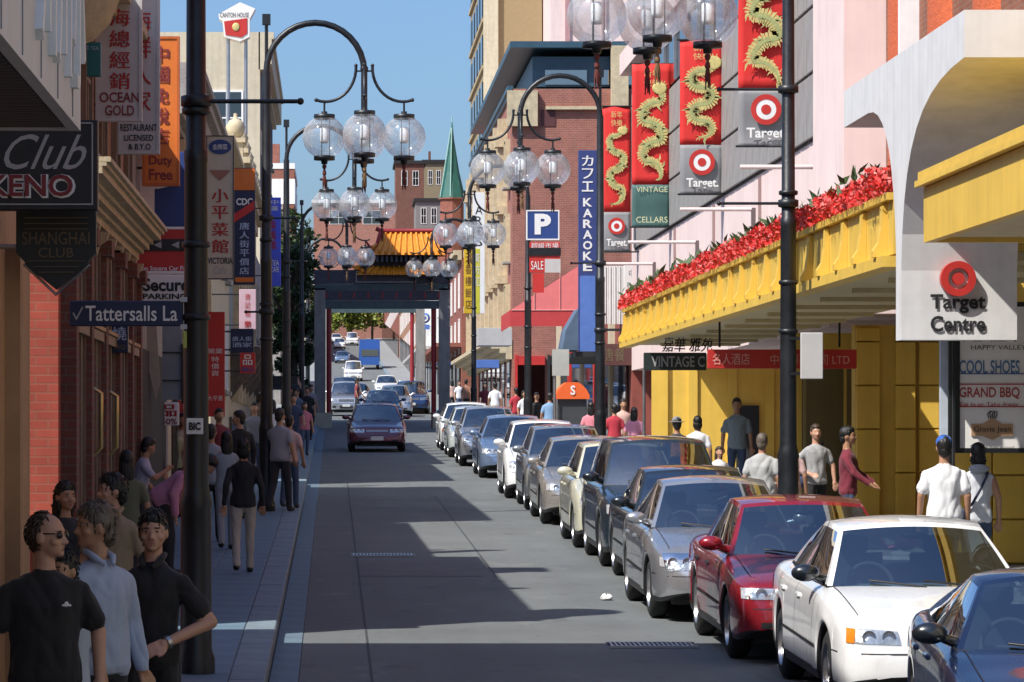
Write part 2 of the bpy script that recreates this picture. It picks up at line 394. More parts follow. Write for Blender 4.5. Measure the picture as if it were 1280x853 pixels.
mb.build('kerb_line', kerbm, pr)
# seams and patches in the asphalt, drain gratings, litter
seam = mat('asphalt_seam', (.045, .045, .048), .8, var=.2)
patchm = mat('asphalt_patch', (.13, .13, .135), .85, var=.2, vscale=1.5, bump=.3, bscale=120)
def rquad(mb, x0, x1, y0, y1, dz=.004): mb.quad((x0, y0, zr(y0)+dz), (x1, y0, zr(y0)+dz), (x1, y1, zr(y1)+dz), (x0, y1, zr(y1)+dz))
mb = MB()
x = .34
for j in range(14): rquad(mb, x - .011, x + .011, 22 + 4*j, 26 + 4*j)
rquad(mb, -.28, .34, 56.9, 56.96); rquad(mb, .34, 3.3, 68.2, 68.26); rquad(mb, 2.05, 2.07, 44, 70)
mb.build('tar_seam', seam, road)
mb = MB(); rquad(mb, .36, 1.9, 44.2, 47.6, .004); mb.build('patch', patchm, road)
def grating(px, py, w, label):
    Y = 11968/(py-450); X = wx(px, Y)
    g = thing('drain_grating', label, 'drain', (X, Y, zr(Y)), rx=SLOPE)
    m_ = MB(); m_.box(-w/2, w/2, -.24, .24, .004, .012); m_.build('recess', darkm, g, local=True)
    m_ = MB()
    for k in range(18): m_.box(-w/2 + w*k/18 + .005, -w/2 + w*(k+.55)/18, -.22, .22, .012, .022)
    m_.box(-w/2-.02, w/2+.02, -.26, -.22, .004, .024); m_.box(-w/2-.02, w/2+.02, .22, .26, .004, .024)
    m_.build('bars', steel, g, local=True)
grating(479, 695, .85, 'iron drain grating in the shaded road lane beyond the first sunlit strip')
grating(815, 808, .8, 'iron drain grating in the shaded road beside the red car')
lit = thing('crumpled_paper', 'scrap of white paper lying on the sunlit road beside silver car', 'litter', (wx(759, 39.8), 39.8, zr(39.8)))
mb = MB(); mb.ell((0, 0, .03), (.07, .05, .035), 9, 6)
for i, v in enumerate(mb.v): mb.v[i] = (v[0]*(1+rng.uniform(-.3, .3)), v[1]*(1+rng.uniform(-.3, .3)), max(.006, v[2]*(1+rng.uniform(-.5, .4))))
mb.build('sheet', whitel, lit, local=True)

# ------------------------------------------------------------------ building helpers
def window(parent, side, yc, zc, w, h, fm, gm=None, d=.06, xf=None, mull=1, sill=True, sm=None):
    """window on a street front: frame proud of the wall, pane set back in it; side -1 left street front, +1 right, 0 faces the viewer (yc is then x, xf the plane y)"""
    gm = gm or glassd
    fr = MB(); t = .07
    def B(mb, a0, a1, b0, b1, c0, c1):       # a along the wall, b height, c outwards
        if side == 0: mb.box(a0, a1, xf - c1, xf - c0, b0, b1)
        elif side < 0: mb.box(xf + c0, xf + c1, a0, a1, b0, b1)
        else: mb.box(xf - c1, xf - c0, a0, a1, b0, b1)
    B(fr, yc-w/2, yc-w/2+t, zc-h/2, zc+h/2, 0, d); B(fr, yc+w/2-t, yc+w/2, zc-h/2, zc+h/2, 0, d)
    B(fr, yc-w/2+t, yc+w/2-t, zc+h/2-t, zc+h/2, 0, d); B(fr, yc-w/2+t, yc+w/2-t, zc-h/2, zc-h/2+t, 0, d)
    for k in range(1, mull+1): 
        a = yc - w/2 + w*k/(mull+1); B(fr, a-.025, a+.025, zc-h/2+t, zc+h/2-t, 0, d*.8)
    B(fr, yc-w/2+t, yc+w/2-t, zc-.025, zc+.025, 0, d*.75)
    f = fr.build('window', fm, parent)
    p = MB(); B(p, yc-w/2+t, yc+w/2-t, zc-h/2+t, zc+h/2-t, .004, .02); p.build('pane', gm, f)
    if sill:
        s_ = MB(); B(s_, yc-w/2-.08, yc+w/2+.08, zc-h/2-.1, zc-h/2-.003, 0, d+.08); s_.build('sill', sm or stone, f)
    return f
def cornice(parent, side, xf, y0, y1, zt, steps, m, name='cornice'):
    """stepped moulding: steps = [(height, projection)] from the top down"""
    mb = MB(); z = zt
    for h, p in steps:
        if side < 0: mb.box(xf-.05, xf + p, y0, y1, z - h, z - .002)
        else: mb.box(xf - p, xf+.05, y0, y1, z - h, z - .002)
        z -= h
    return mb.build(name, m, parent)
def house(name, label, x0, x1, y0, y1, zt, m):
    t = thing(name, label, 'building', ((x0+x1)/2, y0, zr(y0)))
    mb = MB(); mb.gbox(x0, x1, y0, y1, -.3, zt); mb.build('wall', m, t)
    return t

# ------------------------------------------------------------------ left side of the street
# A: near corner building with the canopy
A = house('corner_building', 'tan painted corner building before the lane, at the left edge', -22, FL, -40, 29.0, 7.6, tan)
for y in (28.0, 24.9, 21.4): mb = MB(); mb.gbox(FL, FL+.12, y, y+.9, -.3, 1.5); mb.build('pilaster', tan, A)
for i in range(6): window(A, -1, 6 + 4*i, 4.9, 1.3, 2.0, whitep, xf=FL)
for i in range(5): window(A, -1, 10.2 + 3.4*i, -.6, 1.9, 2.4, blackm, xf=FL, sill=False)
cornice(A, -1, FL, -40, 29.0, 7.6, [(.2, .35), (.2, .2)], tan)
# B: pub beyond the lane
B_ = house('brick_pub', 'orange brick pub with brown timber ground floor and cream stone cornice', -16, FL, 33.3, 45.4, 4.85, orb)
mb = MB(); mb.gbox(-6, FL+.012, 33.285, 33.6, -.3, 2.1)
lf = mb.build('painted_corner', brick_mat('painted_red_brick', (.42, .08, .05), (.36, .065, .042), (.34, .11, .07)), B_); tag(lf, 'lit red painted brick corner')
# ground floor: pilasters, timber window bays
for k, y in enumerate((33.62, 35.8, 38.1, 40.6, 43.1, 45.0)):
    mb = MB(); mb.gbox(FL, FL+.16, y, y+.36, -.2, 2.15); mb.box(FL, FL+.22, y-.05, y+.41, 1.95, 2.12); mb.gbox(FL, FL+.22, y-.05, y+.41, -.2, zr(y)+.5)
    mb.build('pilaster', brnb, B_)
for k, y0 in enumerate((34.0, 36.18, 38.5, 41.0, 43.5)):
    y1 = y0 + ((1.78, 1.9, 2.08, 2.08, 1.45)[k]); mb = MB()
    zb = zp((y0+y1)/2) + .02
    mb.box(FL, FL+.05, y0, y1, zb, zb+.75)
    for q in range(4):
        a = y0 + (y1-y0)*q/3; mb.box(FL, FL+.10, a-.05, a+.05, zb, 2.0)
    mb.box(FL+.1, FL+.14, y0, y1, 1.02, 1.12); mb.box(FL, FL+.10, y0, y1, zb+.76, zb+.86)
    f = mb.build('window', brownl, B_)
    mb = MB(); mb.box(FL+.01, FL+.03, y0, y1, zb+.86, 2.0); mb.build('pane', glassd, f)
    mb = MB(); mb.box(FL+.02, FL+.16, y0+.06, y1-.06, 1.13, 1.17); mb.build('transom', tan, f)
for y in (36.6, 39.3):
    mb = MB(); mb.tube([(FL+.12, y, -.2), (FL+.2, y, -.12), (FL+.2, y, .45), (FL+.12, y, .5)], .022, 8); mb.build('door_handle', mat('brass', (.55, .42, .2), .3, metal=.9), B_)
cornice(B_, -1, FL, 33.4, 44.9, 2.66, [(.05, .50), (.04, .46), (.07, .42), (.05, .32), (.07, .27), (.05, .2), (.08, .14)], cream)
for k in range(9):
    mb = MB(); y = 33.7 + 1.38*k; mb.prism([(FL+.0, 2.2), (FL+.2, 2.2), (FL+.18, 2.12), (FL+.1, 2.06), (FL+.07, 1.96), (FL, 1.92)], y, y+.16); mb.build('corbel', cream, B_)
for k in range(5): window(B_, -1, 34.4 + 2.5*k, 3.75, 1.0, 1.5, brownl, xf=FL)
cornice(B_, -1, FL, 33.3, 45.4, 4.85, [(.12, .4), (.14, .25)], cream)
# oriel bowl high on the lane corner
mb = MB(); mb.lathe([(.05, -.78), (.22, -.72), (.38, -.55), (.48, -.3), (.53, -.12), (.55, 0), (.60, .02), (.62, .1), (.57, .14), (.57, .2), (.64, .24), (.64, .32), (.5, .34)], (FL + .08, 34.0, 4.55), 28)
tag(mb.build('oriel_base', cream, B_), 'rounded cream stone bowl under the oriel window')
mb = MB(); mb.lathe([(.5, 0), (.5, 1.2)], (FL + .05, 34.0, 4.89), 28); mb.build('oriel_wall', cream, B_)
mb = MB(); mb.box(FL-.6, FL-.05, 41.2, 41.9, 4.9, 6.35); mb.box(FL-.7, FL+.05, 41.1, 42.0, 6.352, 6.5); mb.build('chimney', brnb, B_)  # unseen chimney added to cast the thin pointed shadow on the road
# C: car park front with sloped awning; D stone corniced; E, F, G further houses
C_ = house('car_park_building', 'low grey car park building under the big blue parking sign', -16, FL, 45.42, 55.9, 4.15, mat('grey_render', (.34, .33, .31), .85, var=.15, streak=.4))
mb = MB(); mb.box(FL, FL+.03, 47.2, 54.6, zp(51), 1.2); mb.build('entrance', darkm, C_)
cornice(C_, -1, FL, 45.42, 55.9, 4.15, [(.1, .25), (.15, .12)], stone)
D_ = house('stone_building', 'pale stone building with heavy grey cornice behind the orange vertical sign', -16, FL, 55.92, 72, 5.2, creamr)
cornice(D_, -1, FL, 55.92, 72, 5.95, [(.12, .55), (.14, .48), (.3, .34), (.25, .22), (.1, .1)], stone)
for k in range(5):
    window(D_, -1, 57.6 + 3.1*k, 4.0, 1.1, 1.6, stone, xf=FL); window(D_, -1, 57.6 + 3.1*k, 2.0, 1.1, 1.6, stone, xf=FL)
for k in range(6):
    mb = MB(); y = 56.1 + 3.1*k; mb.box(FL, FL+.14, y, y+.4, 1.2, 5.0); mb.build('pilaster', cream, D_)
for k in range(4):
    mb = MB(); mb.box(FL+.02, FL+.1, 57 + 3.8*k, 60 + 3.8*k, zp(62), 0.6); mb.build('shopfront', glassd, D_)
E_ = house('cream_shop_house', 'narrow cream shop house behind the tall white vertical menu sign', -14, FL, 75.3, 88, 6.5, creamr)
for k in range(4):
    window(E_, -1, 77 + 3*k, 4.8, 1.2, 2.0, whitep, xf=FL); window(E_, -1, 77 + 3*k, 1.9, 1.2, 1.6, whitep, xf=FL)
cornice(E_, -1, FL, 75.3, 88, 6.5, [(.12, .5), (.2, .3), (.2, .15)], cream)
F_ = house('ornate_building', 'ornate cream building with urn topped parapet under the rooftop sign', -14, FL, 88.02, 112, 7.0, cream)
cornice(F_, -1, FL, 88.02, 112, 7.0, [(.15, .55), (.2, .4), (.3, .25), (.15, .1)], cream)
for k in range(7):
    y = 89.6 + 3.3*k
    window(F_, -1, y, 5.2, 1.1, 1.6, mat('pale_blue_frame', (.42, .5, .55), .6), xf=FL); window(F_, -1, y, 3.1, 1.1, 1.7, mat('pale_blue_frame', (.42, .5, .55), .6), xf=FL)
    mb = MB(); mb.box(FL, FL+.2, y+1.45, y+1.85, .9, 6.3); mb.box(FL-.1, FL+.3, y+1.35, y+1.95, 7.02, 7.6); mb.box(FL-.15, FL+.36, y+1.28, y+2.02, 7.602, 7.72)
    mb.lathe([(.1, 0), (.2, .1), (.26, .3), (.16, .48), (.06, .52), (.05, .66)], (FL+.1, y+1.65, 7.72), 12); mb.build('pier', cream, F_)
for k in range(5):
    mb = MB(); mb.box(FL+.01, FL+.08, 89 + 4.5*k, 92.6 + 4.5*k, zp(91+4.5*k), .5); mb.build('shopfront', glassd, F_)
for k in range(5):
    mb = MB(); mb.prism([(FL, 2.3), (FL+.75, 2.3), (FL+.8, 2.05), (FL+.55, 1.6), (FL+.25, 1.3), (FL, .95)], 90 + 4.6*k, 90.6 + 4.6*k); mb.build('bracket', mat('dark_stone', (.13, .10, .075), .85, var=.3, vscale=6, bump=.4), F_)
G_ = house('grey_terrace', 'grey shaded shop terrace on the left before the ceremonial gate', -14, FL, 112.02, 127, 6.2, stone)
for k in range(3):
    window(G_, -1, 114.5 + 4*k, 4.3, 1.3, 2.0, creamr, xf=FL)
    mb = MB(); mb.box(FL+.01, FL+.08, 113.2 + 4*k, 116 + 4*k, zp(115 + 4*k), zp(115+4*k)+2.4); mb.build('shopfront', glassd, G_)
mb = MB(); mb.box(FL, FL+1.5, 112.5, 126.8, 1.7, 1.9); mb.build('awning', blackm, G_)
G2_ = house('tall_cream_building', 'tall cream building with many windows on the left before the gate', -14, FL, 127.02, 152, 14.6, creamr)
for k in range(7):
    for zz in (12.3, 9.3, 6.3, 3.6): window(G2_, -1, 128.8 + 3.5*k, zz, 1.3, 1.9, mat('slate_frame', (.2, .23, .26), .6), xf=FL)
    mb = MB(); mb.box(FL+.01, FL+.08, 127.6 + 3.5*k, 130 + 3.5*k, zp(129 + 3.5*k), zp(129+3.5*k)+2.4); mb.build('shopfront', glassd, G2_)
cornice(G2_, -1, FL, 127.02, 152, 14.6, [(.25, .5), (.9, .42), (.2, .2)], creamr)
mb = MB(); mb.box(FL, FL+1.4, 127.5, 151, 2.0, 2.2); mb.build('awning', blackm, G2_)
for k in range(3): window(G2_, 0, FL-1.2-2.2*k, 11.5, 1.2, 2.0, whitep, xf=127.02)
# the further left side, past the cross street
hz = [('far_brick_house', 'white and red banded building far behind the left lamp globes', -60, -6.0, 560, 600, 43.4, 'W'),
      ('far_grey_house', 'grey shop building far down the left side past the gate', -30, -3.0, 205, 325, 9.5, 'S'),
      ('far_cream_house', 'cream low building at the far left of the hill', -30, -3.0, 405, 620, 19, 'C')]
for n_, lb, x0, x1, y0, y1, zt, k_ in hz:
    t = house(n_, lb, x0, x1, y0, y1, zt, {'W': redb, 'S': stone, 'C': creamr}[k_])
    for q in range(int((y1-y0)/9)):
        for zz in (.35, .6, .82): window(t, -1, y0 + 5 + 9*q, zr(y0)+(zt-zr(y0))*zz, 2.2, 2.0, whitep, xf=x1, sill=False)
    if k_ == 'W':
        mb = MB(); mb.box(x0, x1+.1, y0-.1, y1, zt-6.4, zt-2.4); mb.box(x0, x1+.1, y0-.1, y1, zt-.8, zt+.1); mb.build('white_band', whitep, t)
        for q in range(4): window(t, 0, x1 - 3 - 5*q, zt-7, 2.2, 2.2, whitep, xf=y0, sill=False)
        mb = MB(); mb.box(-11, -8.5, 570, 574, zt, zt+4.0); mb.build('chimney', redb, t)
        mb = MB(); mb.box(-15, -13, 570, 574, zt, zt+3.0); mb.build('chimney', redb, t)

# ------------------------------------------------------------------ right side of the street
# retail building: pink upper wall, red ribs, grey tiled band, arcade below
P_ = thing('retail_building', 'long pink retail building with grey tiled band and yellow arcade', 'building', (14, 44, zr(44)))
mb = MB(); mb.box(FR, 30, 60.9, 101, 1.9, 10.7); mb.gbox(11.6, 30, 60.9, 101, -.3, 1.9); mb.build('wall', pinkr, P_)
mb = MB(); mb.box(FR-.28, 9.6, 57.2, 60.88, 2.0, 12.0); mb.build('pier', pinkr, P_)
mb = MB(); mb.box(FR+.4, 30, 20, 57.18, 3.3, 12.5); mb.build('upper_wall', brick_mat('dark_rib_brick', (.30, .10, .05), (.24, .08, .04), (.25, .15, .1)), P_)
mb = MB(); mb.lathe([(.85, 0), (.85, 8.6)], (0, 0, 0), 28); 
rib_me = mb.mesh('rib'); rib_me.materials.append(terra)
for k in range(7): linkmesh('rib', rib_me, P_, (FR + .44 - 14, 55.6 - 3.7*k - 44, 3.7 - zr(44))).scale = (.26, 1, 1)
mb = MB(); mb.box(FR + .1, FR + .4, 53.95, 54.1, 3.75, 12.4); mb.build('white_fin', whitep, P_)
# grey tile band with dark glazing over it
mb = MB(); mb.box(FR-.03, FR-.002, 62.0, 99.8, 5.28, 10.2); band = mb.build('tile_band', darkm, P_)
tl = MB(); tl.box(-.05, 0, -.53, .53, -.555, .555, bev=.008); tl_me = tl.mesh('tile'); tl_me.materials.append(greytile)
for r_ in range(3):
    for q in range(32):
        o = linkmesh('tile', tl_me, band); o.location = (FR - .032 - 14, 62.7 + 1.17*q - 44, 5.28 + .6 + 1.17*r_ - zr(44))
for q in range(14): mb = MB(); mb.box(FR-.14, FR-.075, 62.3 + 2.75*q, 62.42 + 2.75*q, 8.85, 10.15); mb.build('mullion', steel, P_)
mb = MB(); mb.box(FR-.07, FR-.036, 62.2, 99.6, 8.86, 10.14); mb.build('glazing', glassd, P_)
mb = MB(); mb.box(FR-.35, FR+.3, 60.9, 101, 10.35, 10.95); mb.build('parapet', pinkr, P_)
for y in (66, 70.5, 79, 88): mb = MB(); mb.box(FR-.06, FR-.002, y, y+.05, 2.4, 5.2); mb.build('downpipe', mat('pipe_pink', (.3, .2, .19), .6), P_)
# arcade end wall facing the viewer, recess back wall, pier with blocks, shop window
mb = MB(); mb.gbox(7.75, 11.58, 85, 85.4, -.1, 1.84); aw = mb.build('arcade_end_wall', yellowp, P_)
for x in (8.6, 9.55, 10.45): mb = MB(); mb.gbox(x, x+.22, 84.93, 85, -.1, 1.8); mb.build('pilaster', yellowp, P_)
mb = MB(); mb.gbox(7.72, 8.1, 84.9, 85, -.1, 1.8); mb.build('pilaster', yellowp, P_)
mb = MB(); mb.gbox(9.75, 10.3, 84.88, 84.93, 0, .75); mb.build('door', darkm, P_)
mb = MB(); mb.gbox(8.16, 9.9, 61.2, 61.26, .14, 1.35); mb.build('shop_window', glass_mat('shop_pane', (.4, .45, .47), .22), P_)
mb = MB(); mb.gbox(8.08, 8.16, 61.15, 61.3, .14, 1.4); mb.box(8.08, 9.9, 61.15, 61.3, 1.36, 1.8); mb.gbox(8.9, 8.94, 61.15, 61.3, .14, 1.4); mb.build('window_frame', yellowp, P_)
mb = MB(); mb.gbox(8.3, 11.5, 63, 63.1, .1, 1.5); mb.build('reflection_backdrop', sgrey, P_)  # pale panel added behind the glass, standing in for its bright reflections
# block built yellow front at the entrance, each block its own piece
bl = {}
def blocks(x0, x1, y, zb, zt, hh, xs, depth=.12):
    z = zb
    while z < zt - .05:
        h = min(hh, zt - z)
        for a, b in zip(xs[:-1], xs[1:]):
            k = (round(b-a, 3), round(h, 3), depth)
            if k not in bl:
                m_ = MB(); m_.box(-(b-a)/2+.008, (b-a)/2-.008, -depth/2, depth/2, -h/2+.01, h/2-.01, bev=.012); bl[k] = m_.mesh('block'); bl[k].materials.append(yellowp)
            o = linkmesh('block', bl[k], P_); o.location = ((a+b)/2 - 14, y - depth/2 - 44, z + h/2 - zr(44))
        z += hh
mb = MB(); mb.gbox(8.62, 12, 58.0, 58.4, -.1, 1.84); mb.gbox(11.9, 12.1, 44, 58, -.1, 3.4); mb.build('entrance_wall', yellowp, P_)
zb = zp(58)
blocks(0, 0, 58.0, zb, 1.8, .72, [8.62, 9.02]); blocks(0, 0, 58.0, zb, 1.8, .72, [9.26, 9.6], .16); blocks(0, 0, 57.98, zb, 1.8, .72, [9.65, 10.6, 11.6], .06)
mb = MB(); mb.gbox(7.75, 12, 44.6, 44.95, -.1, 3.0); mb.build('sign_wall', yellowp, P_)
blocks(0, 0, 44.6, zp(44.6), -.12, .56, [7.75, 8.35, 9.3, 10.3], .1)
# yellow awnings with corbels
AX, AZ = 6.0, 1.82
Y0a, Y1a = 37.75, 72.3
aw = thing('yellow_awning', 'long yellow street awning with corbels and red garland on its edge', 'awning', (AX, Y0a, AZ))
mb = MB(); mb.box(AX+.12, FR-.3, Y0a, Y1a, AZ+.06, AZ+.16); mb.build('soffit', yellowd, aw)
mb = MB(); mb.box(AX+.02, AX+.12, Y0a, Y1a, AZ+.14, AZ+.72); mb.box(AX-.1, AX+.12, Y0a-.02, Y1a+.02, AZ, AZ+.12); mb.box(AX-.05, AX+.12, Y0a, Y1a, AZ+.722, AZ+.80); mb.box(AX+.12, FR-.3, Y0a, Y0a+.1, AZ+.165, AZ+.8)
mb.build('fascia', yellowp, aw)
cb = MB(); cb.prism([(0, 0), (-.15, 0), (-.15, .07), (-.09, .16), (-.06, .34), (-.05, .56), (0, .58)], -.09, .09); cb_me = cb.mesh('corbel'); cb_me.materials.append(yellowp)
for k in range(24): linkmesh('corbel', cb_me, aw, (.018, .5 + 1.47*k, .125))
for k in range(12): mb = MB(); mb.box(AX+.6, FR-.4, Y0a + 1 + 2.9*k, Y0a + 1.12 + 2.9*k, AZ-.0, AZ+.058); mb.build('soffit_rib', yellowd, aw)
mb = MB(); mb.box(AX+.12, FR-.3, Y0a, Y1a, AZ+.72, AZ+.78); mb.build('roof_sheet', mat('roof_sheet', (.25, .24, .22), .6), aw)
aw2 = thing('yellow_awning', 'plain yellow box awning at the right edge in front of white vault', 'awning', (5.95, 22, 1.95))
mb = MB(); mb.box(6.0, 8.5, 22, 35.35, 2.0, 2.08); mb.build('soffit', yellowd, aw2)
mb = MB(); mb.box(5.95, 6.05, 22, 35.4, 1.95, 2.5); mb.box(6.05, 8.5, 35.3, 35.4, 1.95, 2.5); mb.build('fascia', yellowp, aw2)
mb = MB(); mb.box(5.87, 8.5, 22, 35.48, 2.51, 2.57); mb.box(5.9, 8.5, 22, 35.45, 2.573, 2.66); mb.build('gutter', yellowp, aw2)
# white sculptural vault
vt = thing('white_vault', 'white sculpted concrete entrance vault with curved leg carrying the shop sign', 'entrance canopy', (6.0, 37.3, 1.0))
prof = [(33.4, 4.05), (33.4, 3.60)]
for k in range(11):
    a = k/10; t_ = 1 - a
    # cubic curve from the front lip down to the leg
    p0, p1, p2, p3 = (33.4, 3.6), (35.9, 3.55), (37.0, 3.1), (37.1, 1.75)
    prof.append(tuple(t_**3*p0[i] + 3*t_*t_*a*p1[i] + 3*t_*a*a*p2[i] + a**3*p3[i] for i in (0, 1)))
prof = prof[:2] + prof[3:]
prof += [(37.1, 1.02), (37.45, 1.02), (37.45, 2.0)]
for k in range(1, 10):
    a = k/9; t_ = 1 - a
    p0, p1, p2, p3 = (37.45, 2.0), (37.6, 3.0), (38.2, 3.62), (39.4, 3.62)
    prof.append(tuple(t_**3*p0[i] + 3*t_*t_*a*p1[i] + 3*t_*a*a*p2[i] + a**3*p3[i] for i in (0, 1)))
prof += [(41.25, 3.62), (41.25, 4.05)]
vm = mat('vault_white', (.66, .655, .64), .7, var=.07, streak=.2, bump=.06)
mb = MB(); mb.prism(prof, 6.0, 7.22, axis='x'); mb.build('leg', vm, vt)
mb = MB(); mb.box(7.222, 8.9, 33.402, 41.24, 3.66, 4.045); mb.build('roof_slab', vm, vt)

# the street goes on behind the viewer: unseen pale fronts added to bounce sunlight
for n_, lb, y0, y1, zt, m_ in (('bounce_front', 'unseen pale cream house front added across the street for bounced light', -18, 19.8, 8.5, creamr), ('bounce_front', 'unseen pale pink house front added behind the viewer for bounced light', -60, -18.05, 7.5, pinkr)):
    t = house(n_, lb, FR, 24, y0, y1, zt, m_)
    for k in range(int((y1-y0)/5)):
        window(t, 1, y0 + 3 + 5*k, 4.6, 1.4, 2.0, whitep, xf=FR); window(t, 1, y0 + 3 + 5*k, -.4, 2.6, 2.4, whitep, xf=FR, sill=False)
    cornice(t, 1, FR, y0, y1, zt, [(.2, .4), (.2, .2)], cream)
# further right: low shops, brick hall, tower, spire
S_ = house('red_shop_row', 'low dark red shop row behind the pink awning and blue karaoke sign', FR, 24, 101.02, 134, 4.3, mat('dull_red_render', (.30, .075, .055), .8, var=.2, streak=.3))
for k in range(5):
    mb = MB(); mb.box(FR-.1, FR-.01, 102 + 6.2*k, 106.6 + 6.2*k, zp(104+6.2*k), zp(104+6.2*k)+2.6); mb.build('shopfront', glassd, S_)
    mb = MB(); mb.gbox(FR-.16, FR, 107 + 6.2*k, 107.7 + 6.2*k, 0, 4.2); mb.build('pilaster', redpaint if k % 2 else creamr, S_)
mb = MB(); mb.box(7.0, FR-.02, 101.2, 112, 2.3, 2.45); mb.build('street_awning', darkm, S_)
H_ = house('brick_hall', 'tall red brick hall with blue steel roof storey and cream ornate front', FR, 30, 168, 216, 16.6, redb2)
cornice(H_, 1, FR, 168, 216, 16.75, [(.2, .22), (.2, .12)], bluesteel)
mb = MB(); mb.box(FR-.1, 30, 167.8, 216, 18.55, 18.85); mb.build('roof_beam', bluesteel, H_)
mb = MB(); mb.box(FR+1.0, 30, 168.6, 215, 16.76, 18.2); mb.build('roof_storey', bluesteel, H_)
for k in range(5):
    mb = MB(); mb.box(10.2 + 2.6*k, 12.2 + 2.6*k, 168.5, 168.59, 16.85, 17.55); mb.build('roof_window', glass_mat('roof_glass', (.35, .4, .4), .3), H_)
mb = MB(); mb.box(FR-.25, FR+1.2, 167.7, 168, 14.8, 16.5); mb.box(FR+1.6, 14.5, 167.78, 168, 15.6, 15.75); mb.box(13.3, 14.1, 167.4, 168, 13, 18.6); mb.build('coping', cream, H_)
for k in range(9):
    y = 170.5 + 5.1*k
    for zz in (13.2, 9.6, 6.2): window(H_, 1, y, zz, 1.5, 2.3, cream, xf=FR, d=.25)
    mb = MB(); mb.box(FR-.45, FR, y+2.2, y+2.9, 4.5, 15.6); mb.box(FR-.6, FR, y+2.0, y+3.1, 14.2, 14.8); mb.box(FR-.6, FR, y+2.0, y+3.1, 10.9, 11.3); mb.box(FR-.6, FR, y+2.0, y+3.1, 7.5, 7.9); mb.build('pilaster', cream, H_)
cornice(H_, 1, FR, 168, 216, 4.6, [(.2, 1.3), (.2, 1.0), (.2, .6), (.3, .3)], cream, 'street_cornice')
mb = MB(); mb.box(wx(685, 168)-.35, wx(685, 168)+.35, 167.96, 168.01, wz(150, 168)-.3, wz(150, 168)+.5); mb.build('vent', mat('vent_red', (.10, .03, .03), .7), H_)
for k in range(9):
    mb = MB(); mb.box(FR-.06, FR-.01, 169.5 + 5.1*k, 172 + 5.1*k, zp(170+5.1*k), zp(170+5.1*k)+2.7); mb.build('shopfront', glassd, H_)
for k in range(3):
    x_ = FR + .25 + 1.55*k; mb = MB(); mb.gbox(x_, x_+1.3, 167.9, 167.99, .1, 3.4); sf = mb.build('shopfront', glassd, H_)
    mb = MB(); mb.gbox(x_-.12, x_, 167.8, 168, 0, 3.9); mb.box(x_, x_+1.3, 167.82, 167.99, 3.42, 3.85); mb.gbox(x_+.6, x_+.66, 167.85, 167.9, .1, 3.4); mb.build('frame', redpaint if k == 0 else darkm, sf)
T_ = house('tan_tower', 'plain tan office tower rising behind the brick hall roof', 13.0, 17.9, 300, 330, 62, mat('tan_concrete', (.33, .24, .125), .8, var=.08))
mb = MB(); mb.box(12.9, 14.15, 299.6, 300, 20, 62); mb.build('corner_panel', creamr, T_)
for z in range(24, 60, 4):
    for q in range(5):
        mb = MB(); mb.box(12.86, 13.0, 301.5 + 5.8*q, 305 + 5.8*q, z, z+2.4); mb.build('window', glassd, T_)
    mb = MB(); mb.box(12.8, 12.99, 300.2, 330, z-.6, z-.3); mb.build('balcony_slab', mat('tan_slab', (.42, .33, .2), .8), T_)
N_ = house('pink_tower', 'pink rendered tower wall behind the near right lamp globes', 18.0, 40, 290, 320, 60, pinkr)
for k in range(3):
    mb = MB(); mb.box(19.2 + 3*k, 19.6 + 3*k, 289.8, 290, 20, 60); mb.build('rib', mat('dull_pink', (.45, .25, .25), .8), N_)
for n_, lb, y0, y1, zt, m_ in (('brick_terrace', 'red brick terrace with arched shops past the brick hall', 217, 262, 11.5, redb),
                               ('white_terrace', 'white trimmed shop building on the right past the gate', 262.05, 320, 12.5, offwhite),
                               ('far_orange_house', 'small orange brick building at the far right of the hill', 330, 420, 15.5, orb),
                               ('far_red_house', 'dark red brick building at the top right of the street', 421, 620, 24, redb)):
    t = house(n_, lb, 8.0, 30, y0, y1, zt, m_)
    for k in range(int((y1-y0)/7)):
        for zz in (.45, .75): window(t, 1, y0 + 4 + 7*k, zr(y0)+(zt-zr(y0))*zz, 1.8, 2.2, whitep, xf=8.0, sill=False)
        mb = MB(); mb.box(7.9, 7.99, y0 + 2 + 7*k, y0 + 6 + 7*k, zp(y0+4+7*k), zp(y0+4+7*k)+2.6); mb.build('shopfront', glassd, t)
    cornice(t, 1, 8.0, y0, y1, zt, [(.3, .5), (.3, .25)], cream)
    if y0 < 300: mb = MB(); mb.box(6.4, 8, y0+.5, y1-.5, zp(y0)+3.4, zp(y0)+3.65); mb.build('awning', m_ if n_ == 'brick_terrace' else sgrey, t)
# turret with green copper spire
q = thing('copper_spire', 'slender green copper spire on a turret above the far shops', 'spire', (wx(565, 330), 330, 18))
mb = MB(); cx = wx(565, 330); mb.lathe([(1.25, wz(248, 330)), (.68, wz(215, 330)), (.2, wz(175, 330)), (.03, wz(152, 330))], (cx, 330, 0), 8, smooth=False); mb.build('spire', greencop, q)
mb = MB(); mb.lathe([(1.1, 12), (1.1, wz(250, 330)), (1.3, wz(249.5, 330)), (1.3, wz(248, 330))], (cx, 330, 0), 8, smooth=False); mb.build('turret', redb, q)
mb = MB(); mb.tube([(cx, 330, wz(153, 330)), (cx, 330, wz(146, 330))], .05, 6); mb.tube([(cx-1.12, 330-.5, wz(247, 330)), (cx-.1, 329.9, wz(160, 330))], .06, 6); mb.tube([(cx-.2, 328.8, wz(247, 330)), (cx-.02, 329.9, wz(160, 330))], .06, 6); mb.build('ridge', mat('pale_copper', (.3, .5, .45), .6), q)
